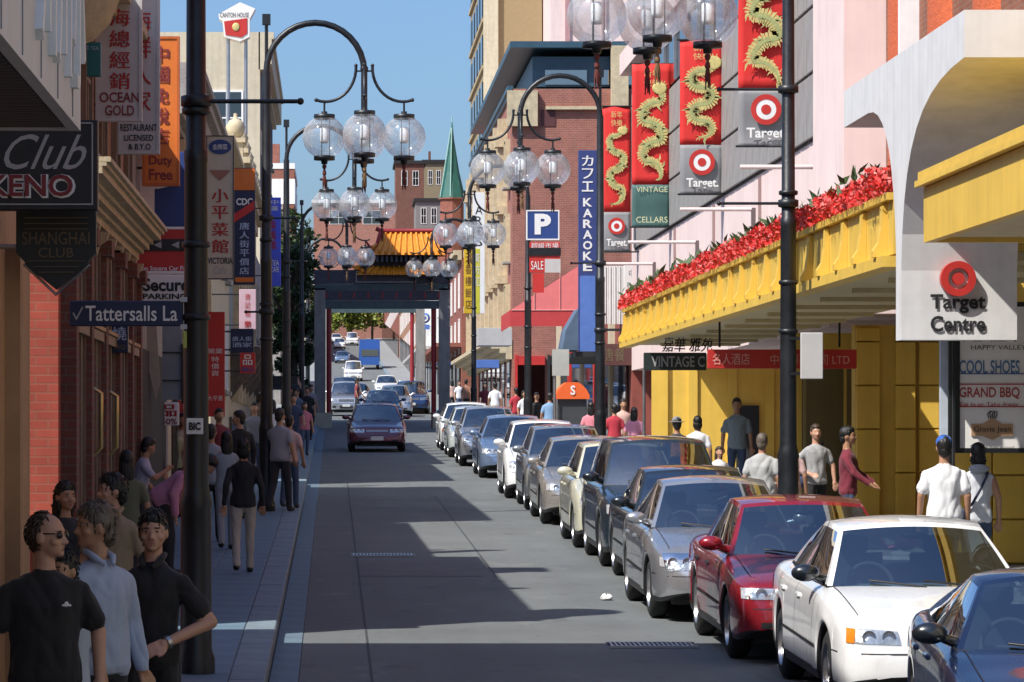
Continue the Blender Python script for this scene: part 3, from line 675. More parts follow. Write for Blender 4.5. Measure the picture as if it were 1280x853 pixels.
# buildings closing the view over the gate
for n_, lb, px0, px1, py0, py1, Y, m_ in (('far_dark_block', 'dark purple brick block far behind the gate roof', 495, 530, 205, 330, 520, brnb),
                                          ('far_ochre_block', 'ochre flat roofed block beside the green spire', 530, 556, 204, 330, 540, mat('ochre', (.25, .2, .12), .8)),
                                          ('far_red_white_block', 'red and white painted block far behind the lamps', 392, 496, 254, 340, 560, mat('faded_brick_red', (.36, .17, .13), .85, var=.2)),
                                          ('far_slope_roof', 'grey pitched roof with red wall just above the gate', 520, 552, 252, 330, 480, mat('slate', (.2, .19, .18), .7))):
    t = thing(n_, lb, 'building', (wx(px0, Y), Y, zr(Y)))
    mb = MB(); mb.box(wx(px0, Y), wx(px1, Y), Y, Y+12, zr(Y)-1, wz(py0, Y)); mb.build('wall', m_, t)
    mb = MB(); mb.box(wx(px0, Y)-.3, wx(px1, Y)+.3, Y-.3, Y+12, wz(py0, Y), wz(py0-4, Y)); mb.build('parapet', whitep if 'red' in n_ else darkm, t)
    w_ = (wx(px1, Y) - wx(px0, Y))
    for k in range(2): window(t, 0, wx(px0, Y) + w_*(.3+.4*k), wz(py0+18, Y), w_*.22, 2.2, whitep, xf=Y, sill=False)
    mb = MB(); mb.box(wx(px0+6, Y), wx(px0+9, Y), Y+2, Y+3, wz(py0-4, Y), wz(py0-16, Y)); mb.build('chimney', brnb, t)
# ------------------------------------------------------------------ street lamps
globeg = glass_mat('globe_glass', (.95, .97, .98), .05, .04, rim=.5, milk=.20)
lampw = mat('lamp_tube', '#f2f1ee', .4, var=.03)
tassel = mat('tassel_red', (.13, .03, .022), .8, var=.3, vscale=12)
tasg = mat('tassel_gold', (.17, .10, .04), .6, var=.3, vscale=12)
GR = .37
_lamp = {}
def lamp_meshes():
    g = MB(); g.lathe([(.10, -GR*.96)] + [(GR*math.sin(math.pi*(k+1)/18), -GR*math.cos(math.pi*(k+1)/18)) for k in range(1, 16)] + [(.12, GR*.95)], (0, 0, 0), 26)
    c = MB(); c.lathe([(0, .44), (.05, .44), (.05, .40), (.18, .39), (.18, .31), (.10, .31)], (0, 0, 0), 18); c.lathe([(.10, -.31), (.18, -.32), (.18, -.39), (.06, -.40), (.05, -.46), (0, -.46)], (0, 0, 0), 18)
    for a in range(3): c.tube([(.09*math.cos(a*2.09), .09*math.sin(a*2.09), -.32), (.09*math.cos(a*2.09), .09*math.sin(a*2.09), .32)], .007, 5)
    t = MB(); t.lathe([(0, -.1), (.065, -.1), (.075, -.05), (.075, .14), (.05, .17), (0, .17)], (0, 0, 0), 14)
    s = MB(); s.lathe([(0, -.46), (.03, -.47), (.04, -.50), (.03, -.53), (.015, -.55), (.03, -.58), (.035, -.62), (.03, -.64), (.012, -.65)], (0, 0, 0), 10)
    for k in range(11): a = k*.571*2; s.tube([(.012*math.cos(a), .012*math.sin(a), -.64), (.028*math.cos(a), .028*math.sin(a), -.72), (.03*math.cos(a*1.1), .03*math.sin(a*1.1), -.86 - .02*(k % 3))], .008, 4)
    for n, b, m in (('globe', g, globeg), ('cap', c, postm), ('tube', t, lampw), ('tassel', s, tassel), ('tassel2', s, tasg)):
        me = b.mesh(n); me.materials.append(m); _lamp[n] = me
lamp_meshes()
def lamp(X, Y, d, hg, label, arms=(), head=True, r=.105, base=True):
    t = thing('street_lamp', label, 'street lamp', (X, Y, zp(Y)), group='globe street lamps')
    mb = MB(); ca = hg + 1.12
    top = ca + (.0 if head else 0)
    mb.lathe([(r*1.5, 0), (r*1.5, .12), (r*1.25, .2), (r*1.2, 1.35), (r*1.3, 1.4), (r*1.05, 1.5), (r, 1.55), (r*.9, 4.2), (r*.95, 4.22), (r*.95, 4.3), (r*.8, 4.32), (r*.66, top)], (0, 0, 0), 16)
    for z in (2.9, 3.5, 4.6): mb.lathe([(r*.9, z), (r*1.12, z+.01), (r*1.12, z+.05), (r*.9, z+.06)], (0, 0, 0), 16)
    mb.tube([(0, 0, top-.1), (0, 0, ca + .85)], .03, 8) if head else None
    if head: mb.box(-.07, .07, -.07, .07, ca+.8, ca+.98)
    mb.build('post', postm, t, local=True)
    for z, L, s_ in arms:
        mb = MB(); mb.tube([(0, 0, z), (s_*L, 0, z)], .018, 8); mb.ell((s_*L, 0, z), (.03, .03, .03), 8, 6); mb.lathe([(r*.9, z-.05), (r*1.2, z-.04), (r*1.2, z+.04), (r*.9, z+.05)], (0, 0, 0), 14)
        mb.build('banner_arm', postm, t, local=True)
    if not head: return t
    hx = d*1.67; hz_ = hg + 1.15
    mb = MB(); cr = abs(hx)/2
    pts = [(0, 0, ca-.6)] + [(hx/2 - d*cr*math.cos(math.pi*k/16), 0, ca + cr*math.sin(math.pi*k/16)) for k in range(0, 17)] + [(hx, 0, hz_-.05), (hx, 0, hg+.45)]
    mb.tube(pts, [.055]*len(pts), 12); mb.build('crook', postm, t, local=True)
    mb = MB()
    mb.ell((hx, 0, hz_+.02), (.07, .07, .07), 10, 8); mb.ell((hx, 0, hz_-.42), (.05, .05, .05), 10, 8)
    for ax, ay in ((1, 0), (-1, 0), (0, 1), (0, -1)):
        pts = []
        for k in range(13):
            a = math.pi*(-.02 + .62*k/12); rr = .52
            u = .14 + rr - rr*math.cos(a); w = hz_ + .04 - rr*1.12*math.sin(a)
            pts.append((hx + ax*u, ay*u, w))
        mb.tube(pts, .026, 8); mb.ell(pts[-1], (.035, .035, .035), 8, 6); mb.ell(pts[0], (.032, .032, .032), 8, 6)
        mb.tube([(hx, 0, hz_-.02), pts[1]], .016, 6)
        mb.tube([(hx + ax*.68, ay*.68, hz_ - .54), (hx + ax*.68, ay*.68, hg + .42)], .02, 6)
    mb.build('arm_cluster', postm, t, local=True)
    for i, (ax, ay) in enumerate(((1, 0), (-1, 0), (0, -1), (0, 1))):
        p = (hx + ax*.68, ay*.68, hg)
        g = linkmesh('globe', _lamp['globe'], t, p)
        linkmesh('cap', _lamp['cap'], g); linkmesh('lamp_tube', _lamp['tube'], g); linkmesh('tassel', _lamp['tassel2' if i == 2 else 'tassel'], g)
    return t
LX, RX = -1.12, 5.6
lamp(LX, 29.0, 1, 6.95, 'nearest left black lamp post carrying the lane name sign', arms=((4.71, .86, 1),))
lamp(LX, 60.1, 1, 6.38, 'left lamp with its three glass globes against open blue sky', arms=((5.0, .5, 1), (3.4, .35, -1)))
lamp(LX, 86.5, 1, 6.38, 'second globe lamp on the left, its globes over distant roofs', arms=((5.0, .5, 1),))
lamp(LX, 130, 1, 6.38, 'third left globe lamp, its globes low before the gate', arms=())
lamp(LX, 162, 1, 6.2, 'farthest left globe lamp, smallest globes in front of the gate beam', arms=())
lamp(RX, 43.2, -1, 6.80, 'nearest right lamp with large glass globes cut by the top edge', arms=((5.9, .85, -1), (4.5, .85, -1)))
lamp(RX, 73.5, -1, 6.56, 'right globe lamp standing before the brick hall wall', arms=((4.6, .6, -1), (3.2, .5, 1)))
lamp(RX, 100.6, -1, 6.17, 'right globe lamp carrying the blue parking sign', arms=())
lamp(RX, 139, -1, 6.18, 'farthest right globe lamp in front of the gate pillar', arms=())

# ------------------------------------------------------------------ ceremonial gates
tileo = mat('glazed_orange_tile', (.74, .27, .02), .4, var=.2, vscale=8)
gateg = mat('gate_concrete', (.27, .26, .245), .85, var=.2, streak=.4)
gater = mat('gate_red', (.30, .02, .025), .5, var=.15)
teal2 = mat('gate_teal', (.06, .095, .105), .55, var=.25, vscale=6)
gnavy = mat('gate_navy', (.045, .05, .075), .5, var=.3, vscale=6)
goldl = mat('gate_gold', (.55, .38, .12), .45, var=.2)
def gate(Y, label, full=True, mir=False):
    t = thing('ceremonial_gate', label, 'gate', (2.0, Y, zr(Y)))
    for x in (-.7, 4.25):
        mb = MB(); mb.gbox(x, x+.44, Y, Y+.44, -.1, 5.9 if full else 7.2); mb.build('pillar', gateg, t)
        mb = MB(); mb.gbox(x-.25, x+.7, Y-.3, Y+.8, -.1, zr(Y)+.62); mb.build('plinth', mat('plinth_stone', (.5, .45, .33), .8, var=.15, bump=.2), t)
    for x in (-.12, 4.05):
        mb = MB(); mb.lathe([(.10, zr(Y)-.1), (.10, 5.2 if full else 6.4)], (x, Y+.2, 0), 14); mb.build('column', gater, t)
    z = wz(386, 140) if full else wz(391, 178)
    mb = MB(); mb.box(-.3, 4.3, Y+.05, Y+.35, z, z+.32); mb.build('lower_beam', teal2, t)
    mb = MB(); mb.box(-.3, 4.3, Y+.02, Y+.38, z+.34, z+.72); mb.build('middle_beam', gnavy, t)
    mb = MB(); mb.box(-.7, 4.7, Y, Y+.42, z+.74, z+.98); mb.build('painted_beam', teal2, t)
    mb = MB()
    for k in range(9): mb.box(-.27 + .56*k, -.20 + .56*k, Y-.02, Y, z+.42, z+.66)
    mb.build('beam_ornament', gater, t)
    mb = MB(); mb.box(.9, 3.4, Y-.06, Y-.02, z+1.02, z+1.5); mb.box(-.7, 4.7, Y+.02, Y+.4, z+1.0, z+1.54); mb.build('name_panel', gnavy, t)
    mb = MB()
    for a, b in ((z+1.04, z+1.07), (z+1.45, z+1.48)): mb.box(.95, 3.35, Y-.075, Y-.06, a, b)
    mb.box(.95, .98, Y-.075, Y-.06, z+1.07, z+1.45); mb.box(3.32, 3.35, Y-.075, Y-.06, z+1.07, z+1.45); mb.build('panel_border', mat('grey_border', (.4, .42, .45), .6), t)
    if not full: return t
    def roof(x0, x1, zr_, ze, dy, nm):
        mb = MB(); yc = Y + .2
        for s_ in (-1, 1):
            mb.quad((x0-.35, yc + s_*dy, ze-.05), (x1+.35, yc + s_*dy, ze-.05), (x1, yc, zr_), (x0, yc, zr_))
            n = int((x1-x0)/.19)
            for k in range(n+1):
                f = k/n; xe = x0 - .35 + f*(x1-x0+.7); xt = x0 + f*(x1-x0)
                lift = .22*abs(2*f-1)**4
                mb.tube([(xt, yc, zr_+.02), ((xt+xe)/2, yc + s_*dy*.5, (zr_+ze)/2 - .03), (xe, yc + s_*dy, ze + lift)], .062, 6)
                mb.lathe([(.0, 0), (.07, 0), (.07, .03), (0, .03)], (xe, yc + s_*(dy+.01), ze+lift), 8, axis='y')
        mb.build(nm, tileo, t)
        mb = MB(); mb.tube([(x0-.2, yc, zr_+.18), (x0, yc, zr_+.08), (x1, yc, zr_+.08), (x1+.2, yc, zr_+.18)], .09, 8)
        for s_, x in ((-1, x0), (1, x1)): mb.tube([(x, yc, zr_+.08), (x+s_*.2, yc-dy*.6, ze+.3), (x+s_*.45, yc-dy, ze+.25), (x+s_*.62, yc-dy-.1, ze+.5)], [.08, .07, .06, .03], 8)
        mb.build('ridge', gater if nm == 'upper_roof' else tileo, t)
    roof(1.95, 4.15, wz(291, 140), wz(318, 140), .75, 'upper_roof')
    roof(1.3, 3.6, wz(331, 140), wz(343, 140), .8, 'lower_roof')
    mb = MB(); mb.box(1.4, 4.2, Y, Y+.4, wz(333, 140), wz(312, 140)); mb.build('neck', darkm, t)
    mb = MB()
    for k in range(12): mb.box(1.75 + .19*k, 1.85 + .19*k, Y-.3, Y, wz(328, 140), wz(316, 140))
    mb.build('bracket_set', gnavy, t)
    return t
gate(140, 'orange tiled Chinese ceremonial gate spanning the street')
gate(178, 'second teal beamed gate standing behind the tiled gate', full=False)

# ------------------------------------------------------------------ signs
inkr = mat('ink_red', (.40, .02, .02), .6, var=.1); inkd = mat('ink_dark_red', (.20, .02, .025), .6); inkb = mat('ink_black', (.015, .015, .018), .6)
inkw = mat('ink_white', (.75, .74, .72), .6, var=.05); inkbl = mat('ink_blue', (.03, .07, .25), .6); inkg = mat('ink_grey', (.38, .38, .38), .6)
inkgold = mat('ink_dull_gold', (.15, .11, .06), .6); inkcy = mat('ink_pale_blue', (.45, .55, .75), .6)
def sign(name, label, px0, py0, px1, py1, Y, bm, texts=(), th=.14, frame=None, fw=.03, bracket=None, cat='sign'):
    x0, x1, z1, z0 = wx(px0, Y), wx(px1, Y), wz(py0, Y), wz(py1, Y)
    t = thing(name, label, cat, ((x0+x1)/2, Y, z0))
    mb = MB(); mb.box(x0, x1, Y, Y+th, z0, z1, bev=.008); mb.build('board', bm, t)
    if frame:
        mb = MB(); mb.box(x0-.004, x0+fw, Y-.015, Y+th+.01, z0-.004, z1+.004); mb.box(x1-fw, x1+.004, Y-.015, Y+th+.01, z0-.004, z1+.004)
        mb.box(x0+fw, x1-fw, Y-.014, Y+th+.01, z1-fw, z1+.004); mb.box(x0+fw, x1-fw, Y-.014, Y+th+.01, z0-.004, z0+fw); mb.build('frame', frame, t)
    for s, l, tp, r, b, m, *o in texts:
        kw = o[0] if o else {}
        text(s, x0 + l*(x1-x0), z1 - b*(z1-z0), x0 + r*(x1-x0), z1 - tp*(z1-z0), Y - kw.pop('dy', 0), m, t, **kw)
    if bracket is not None:
        mb = MB()
        for f in (.12, .88):
            z = z0 + f*(z1-z0); a, b = (x0, FL) if bracket < 0 else (x1, FR)
            mb.tube([(a, Y+th/2, z), (b, Y+th/2, z)], .018, 6)
        mb.build('bracket', postm, t)
    return t
BO = dict(bold=.018)
sign('club_sign', 'black hanging sign reading Club KENO with thin white border', -14, 150, 122, 263, 27, blackm, [
    ('Club', .14, .16, .9, .55, inkg, dict(shear=.5)),
    ('KENO', -.02, .60, .80, .87, inkw, dict(bold=.07)), ('KENO', .0, .605, .775, .85, inkd, dict(bold=.02, dy=.015))], frame=None)
kt = bpy.data.objects['club_sign']
mb = MB(); x0, x1, z1, z0 = wx(-14, 27), wx(122, 27), wz(150, 27), wz(263, 27)
mb.box(x1-.045, x1-.035, 26.985, 27, z0+.05, z1-.02); mb.box(x0, x1-.035, 26.985, 27, z0+.04, z0+.05); mb.box(x0, x1-.035, 26.985, 27, z1-.03, z1-.02); mb.build('border_line', inkg, kt)
t = thing('shield_sign', 'dark shield shaped hanging sign with gold lettering under the club sign', 'sign', (wx(70, 27.6), 27.6, wz(362, 27.6)))
mb = MB(); mb.prism([(wx(a, 27.6), wz(b, 27.6)) for a, b in ((20, 264), (120, 264), (120, 316), (98, 340), (70, 362), (42, 340), (20, 316))], 27.6, 27.7); mb.build('board', mat('dark_green_board', (.012, .018, .018), .5), t)
text('SHANGHAI', wx(28, 27.6), wz(306, 27.6), wx(112, 27.6), wz(290, 27.6), 27.6, inkgold, t); text('CLUB', wx(48, 27.6), wz(322, 27.6), wx(92, 27.6), wz(310, 27.6), 27.6, inkgold, t)
mb = MB()
for k, py in enumerate((272, 279, 286, 326, 333, 340)): mb.box(wx(30 + max(0, py-322)*1.0, 27.6), wx(110 - max(0, py-322)*1.0, 27.6), 27.585, 27.6, wz(py+1, 27.6), wz(py, 27.6))
mb.build('gold_line', inkgold, t)
mb = MB(); mb.tube([(wx(20, 27.65), 27.65, wz(308, 27.6)), (FL, 27.65, wz(308, 27.6))], .02, 8); mb.tube([(wx(30, 27.65), 27.65, wz(330, 27.6)), (wx(70, 27.65), 27.65, wz(368, 27.6)), (wx(112, 27.65), 27.65, wz(330, 27.6))], .014, 8); mb.build('bracket', steel, t)
sign('vertical_sign', 'tall grey white hanging sign with red characters reading OCEAN GOLD', 120, -22, 177, 151, 38.5, sgrey, [
    ('海\n總\n經\n銷', .30, .18, .74, .79, inkr, BO), ('OCEAN', .08, .795, .95, .87, inkd, BO), ('GOLD', .2, .89, .84, .965, inkd, BO)], frame=sgrey, bracket=-1)
sign('vertical_sign', 'tall grey sign with RESTAURANT LICENSED lettering behind the ocean gold sign', 147, -30, 199, 192, 42, sgrey, [
    ('海\n鮮\n人\n家', .35, .18, .8, .78, inkr, BO), ('RESTAURANT', .06, .835, .95, .875, inkb, BO), ('LICENSED', .16, .895, .86, .93, inkb, BO), ('& B.Y.O', .26, .945, .8, .98, inkb, BO)], frame=sgrey, bracket=-1)
sign('teal_sign', 'small teal projecting sign below the cream stone bowl', 101, 53, 126, 95, 36.6, tealp, [('茶 TEA', .2, .1, .9, .25, inkcy)], bracket=-1)
sign('vertical_sign', 'orange vertical sign with dark red characters and Duty Free lettering', 178, 46, 224, 232, 46.8, orangep, [
    ('中\n國\n免\n稅\n店', .28, .05, .72, .74, inkd, BO), ('Duty', .18, .80, .82, .88, inkd, BO), ('Free', .18, .89, .82, .965, inkd, BO)], frame=mat('orange_edge', (.5, .12, .02), .6), bracket=-1)
sign('parking_sign', 'large blue parking sign with white letter P behind the duty free sign', 171, 190, 237, 283, 47.6, bluep, [('P', .05, -.1, .82, .86, inkw, dict(bold=.05))], bracket=-1)
t = sign('car_park_sign', 'red and black arrow board of the car park under the blue sign', 165, 284, 236, 342, 46.4, redpaint, [('Union Square Car Park', .02, .84, 1.05, .97, inkw, BO)], frame=whitel)
x0, x1, z1, z0 = wx(165, 46.4), wx(236, 46.4), wz(284, 46.4), wz(342, 46.4)
mb = MB(); mb.box(x0+.02, x1-.02, 46.38, 46.4, wz(314, 46.4), wz(299, 46.4)); mb.build('arrow_band', blackm, t)
mb = MB()
for a in (192, 214):
    mb.add([(wx(a, 46.4), 46.372, wz(306.5, 46.4)), (wx(a+10, 46.4), 46.372, wz(311, 46.4)), (wx(a+10, 46.4), 46.372, wz(302, 46.4))], [(0, 1, 2)])
mb.build('arrow', inkg, t)
t = sign('secure_sign', 'white Secure Parking sign with blue bars above the lane name sign', 162, 344, 237, 377, 46.2, whitel, [('Secure', .22, .12, .99, .62, inkb, dict(bold=.03)), ('PARKING', .22, .70, .96, .92, inkb, dict(bold=.03))])
mb = MB()
for k in range(4): mb.box(wx(167, 46.2), wx(175, 46.2), 46.185, 46.2, wz(373 - 7*k, 46.2), wz(368.5 - 7*k, 46.2))
mb.box(wx(175, 46.2), wx(177.5, 46.2), 46.185, 46.2, wz(373, 46.2), wz(347.5, 46.2)); mb.build('logo', bluel, t)
t = sign('lane_name_sign', 'dark blue lane name sign reading Tattersalls La on the near post', 87, 376, 229, 408, 28.95, navy, [('Tattersalls La', .14, .2, .95, .8, inkw, dict(bold=.01))], th=.03)
text('✓', wx(91, 28.95), wz(401, 28.95), wx(104, 28.95), wz(383, 28.95), 28.95, inkg, t)
mb = MB(); mb.tube([(wx(229, 29), 28.97, wz(370, 29)), (wx(229, 29), 28.97, wz(425, 29))], .012, 6); mb.box(wx(226, 29), wx(240, 29), 28.93, 28.99, wz(378, 29), wz(372, 29)); mb.box(wx(226, 29), wx(240, 29), 28.93, 28.99, wz(412, 29), wz(406, 29)); mb.build('clamp', steel, t)
t = sign('sticker_plate', 'small white plate with black mark strapped to the near left post', 233, 523, 254, 543, 28.855, whitel, [('BIC', .15, .25, .85, .75, inkb, dict(bold=.05))], th=.01)
t = sign('side_plate', 'narrow yellow green plate edge on the near left post', 228.5, 414, 233.5, 436, 28.9, mat('lime_plate', (.45, .5, .12), .6), th=.2)
sign('hanging_sign', 'small dark sign with pale blue character under the lane name sign', 138, 407, 160, 441, 40.3, navy, [('燒', .1, .05, .9, .55, inkcy, BO), ('BBQ', .15, .7, .85, .9, inkgold, BO)])
t = sign('vertical_sign', 'white vertical cafe sign with four red characters and dark blue oval', 258, 170, 292, 349, 62, mat('sign_cream', (.55, .50, .40), .6, var=.06, streak=.1), [
    ('小\n平\n菜\n館', .2, .36, .8, .83, inkr, dict(bold=.025)), ('VICTORIA', .04, .85, .97, .895, inkb, BO), ('Cafe', .25, .91, .75, .965, inkg, dict(shear=.3))], frame=blackm, fw=.012, bracket=-1)
mb = MB(); cx, cz = wx(275, 62), wz(184, 62)
vs = [(cx + .2*math.cos(a*.2618), 61.985, cz + .13*math.sin(a*.2618)) for a in range(24)]; mb.add(vs, [tuple(range(24))]); mb.build('oval', bluep, t)
text('金牌菜', cx-.13, cz-.05, cx+.13, cz+.05, 61.98, inkw, t, bold=.02)
mb = MB(); mb.prism([(cx-.19, wz(213, 62)), (cx+.19, wz(213, 62)), (cx+.1, wz(220, 62)), (cx, wz(226, 62)), (cx-.1, wz(220, 62))], 61.985, 61.998); mb.build('bowl_mark', mat('faded_red', (.35, .16, .12), .7), t)
t = sign('vertical_sign', 'dark blue vertical sign with orange top reading CDC and white characters', 292, 210, 319, 356, 68, navy, [
    ('CDC', .12, .26, .88, .32, inkw, dict(bold=.03)), ('唐\n人\n街\n平\n價\n店', .28, .46, .72, .92, inkcy, BO)], frame=None, bracket=-1)
mb = MB(); mb.box(wx(292.5, 68), wx(318.5, 68), 67.98, 68, wz(238, 68), wz(211, 68)); mb.build('orange_panel', orangep, t)
mb = MB(); mb.box(wx(294, 68), wx(317, 68), 67.98, 68, wz(353, 68), wz(347, 68)); mb.build('orange_strip', orangep, t)
mb = MB(); mb.prism([(wx(292, 68), wz(268, 68)), (wx(318, 68), wz(251, 68)), (wx(318, 68), wz(262, 68)), (wx(292, 68), wz(279, 68))], 67.975, 67.995); mb.build('red_flash', redpaint, t)
sign('pink_sign', 'small pink sign with red vertical characters below the blue sign', 299, 362, 320, 412, 74, mat('pale_pink_board', (.6, .42, .5), .6), [('唐\n記\n麵', .35, .08, .65, .7, inkr), ('樂', .3, .78, .7, .95, inkr, BO)], bracket=-1)
sign('dark_sign', 'dark hanging sign with pale blue characters above the red white sign', 288, 411, 317, 441, 71, navy, [('唐人街\n酒家', .08, .3, .92, .8, inkcy, BO)], bracket=-1)
sign('red_white_sign', 'red and blue sign with white character hanging low on the left', 300, 441, 319, 467, 73, redpaint, [('品', .2, .1, .8, .6, inkw, BO), ('BBQ', .1, .7, .9, .95, inkbl, BO)], bracket=-1)
sign('blue_sign', 'bright blue vertical sign with violet lower panel behind the left lamp post', 336, 247, 351, 358, 92, mat('bright_blue', (.06, .10, .72), .5, var=.2, vscale=2), [('中\n藥', .2, .02, .8, .16, inkw), ('龍\n鳳\n閣', .15, .25, .6, .6, inkr, BO), ('TEA\nCAFE', .15, .7, .85, .85, inkw)], bracket=-1)
sign('red_banner', 'long red vertical banner with white characters on the left shop front', 257, 390, 281, 521, 64, redpaint, [('特\n價\n貨', .3, .42, .7, .62, inkw), ('開業', .1, .35, .9, .40, inkw), ('大平賣', .1, .8, .9, .85, inkw)], th=.06)
sign('poster', 'white poster with red character on the left shop front', 163, 503, 188, 532, 54, whitel, [('展品', .1, .1, .9, .6, inkr, dict(bold=.04)), ('SALE', .1, .7, .9, .95, inkbl, BO)], th=.03)
sign('poster', 'white poster with large red character beside the near post', 199, 503, 224, 532, 54, whitel, [('品', .15, .1, .85, .62, inkr, dict(bold=.04)), ('50%', .1, .7, .9, .95, inkd, BO)], th=.03)
sign('red_poster', 'red strip poster between two white posters', 189, 503, 198, 532, 54.05, redpaint, [('大', .1, .1, .9, .4, inkw)], th=.03)
# big pale awning blind at the car park
t = thing('shop_blind', 'pale fabric blind sloping out over the left pavement behind the posters', 'awning', (-2.2, 50, wz(500, 50)))
mb = MB(); a, b = 49.5, 55
mb.prism([(FL, 2.0), (wx(196, 50), 1.9), (wx(202, 50), wz(480, 50)), (wx(197, 50), wz(500, 50)), (FL, wz(455, 50))], a, a+.05); mb.build('cheek', mat('blind_cloth', (.40, .345, .27), .8, var=.12, bump=.2), t)
mb = MB(); mb.box(wx(202, 50), wx(227, 50), 50.2, 50.24, wz(500, 50.2), wz(396, 50.2)); mb.build('roller', mat('blind_grey', (.24, .27, .29), .7, var=.1), t)
mb = MB()
for py in (396, 440, 475): mb.box(wx(202, 50), wx(228, 50), 50.17, 50.2, wz(py+1.5, 50.2), wz(py, 50.2))
mb.box(wx(226, 50), wx(229, 50), 50.15, 50.25, wz(505, 50.2), wz(430, 50.2)); mb.build('bar', blackm, t)
# white entrance canopy at the top left corner
t = thing('white_canopy', 'white boxed street canopy with raised characters at the top left corner', 'awning', (-2, 10, 1.58))
mb = MB(); mb.box(-1.36, -1.30, 6, 18.2, 1.58, 2.9); mb.box(FL, -1.362, 18.1, 18.198, 1.581, 2.899); mb.build('fascia', mat('canopy_white', (.55, .57, .60), .5, var=.06, streak=.15), t)
mb = MB()
for k in range(13): mb.box(-1.299, -1.294, 6.2 + .95*k, 6.212 + .95*k, 1.6, 2.9)
mb.build('panel_joint', mat('joint_grey', (.25, .27, .3), .6), t)
pk = MB(); pk.box(FL+.02, -1.38, -.06, .06, -.03, .03, bev=.006); pk_me = pk.mesh('slat'); pk_me.materials.append(mat('soffit_slat', (.065, .055, .045), .6, var=.25))
for k in range(60): linkmesh('slat', pk_me, t, (2, 8.1 - .135*k, .04))
for k in range(3):
    text('川' if k < 2 else '小', 15.4 + .95*k, 1.74, 16.2 + .95*k, 2.5, -1.30, mat('raised_white', (.75, .76, .77), .5), t, face='street', d=.035, bold=.01, name='raised_character')
# rooftop sign
t = thing('rooftop_sign', 'white gabled rooftop sign box with red panel and gold figure', 'sign', (wx(297, 100), 100, 8.7))
Yq = 100; P = lambda a, b: (wx(a, Yq), wz(b, Yq))
mb = MB(); mb.prism([P(273, 18), P(300, 3), P(319, 11), P(312, 24), P(312, 46), P(300, 52), P(280, 46), P(278, 26), P(274, 24)], Yq, Yq+.6); mb.build('box', whitel, t)
mb = MB(); mb.prism([P(280, 27), P(309, 23), P(309, 42), P(302, 47), P(282, 44)], Yq-.02, Yq-.002); mb.build('panel', redpaint, t)
text('CANTON HOUSE', *[wx(275, Yq), wz(22, Yq), wx(311, Yq), wz(16, Yq)], Yq, inkb, t)
mb = MB(); mb.ell((wx(295, Yq), Yq-.03, wz(34, Yq)), (.11, .02, .12), 10, 6); mb.build('figure', gold, t)
mb = MB(); mb.tube([(wx(285, Yq), Yq+.3, wz(46, Yq)), (wx(285, Yq), Yq+.3, 8.6)], .05, 8); mb.tube([(wx(307, Yq), Yq+.3, wz(48, Yq)), (wx(307, Yq), Yq+.3, 8.6)], .05, 8); mb.build('stand', steel, t)

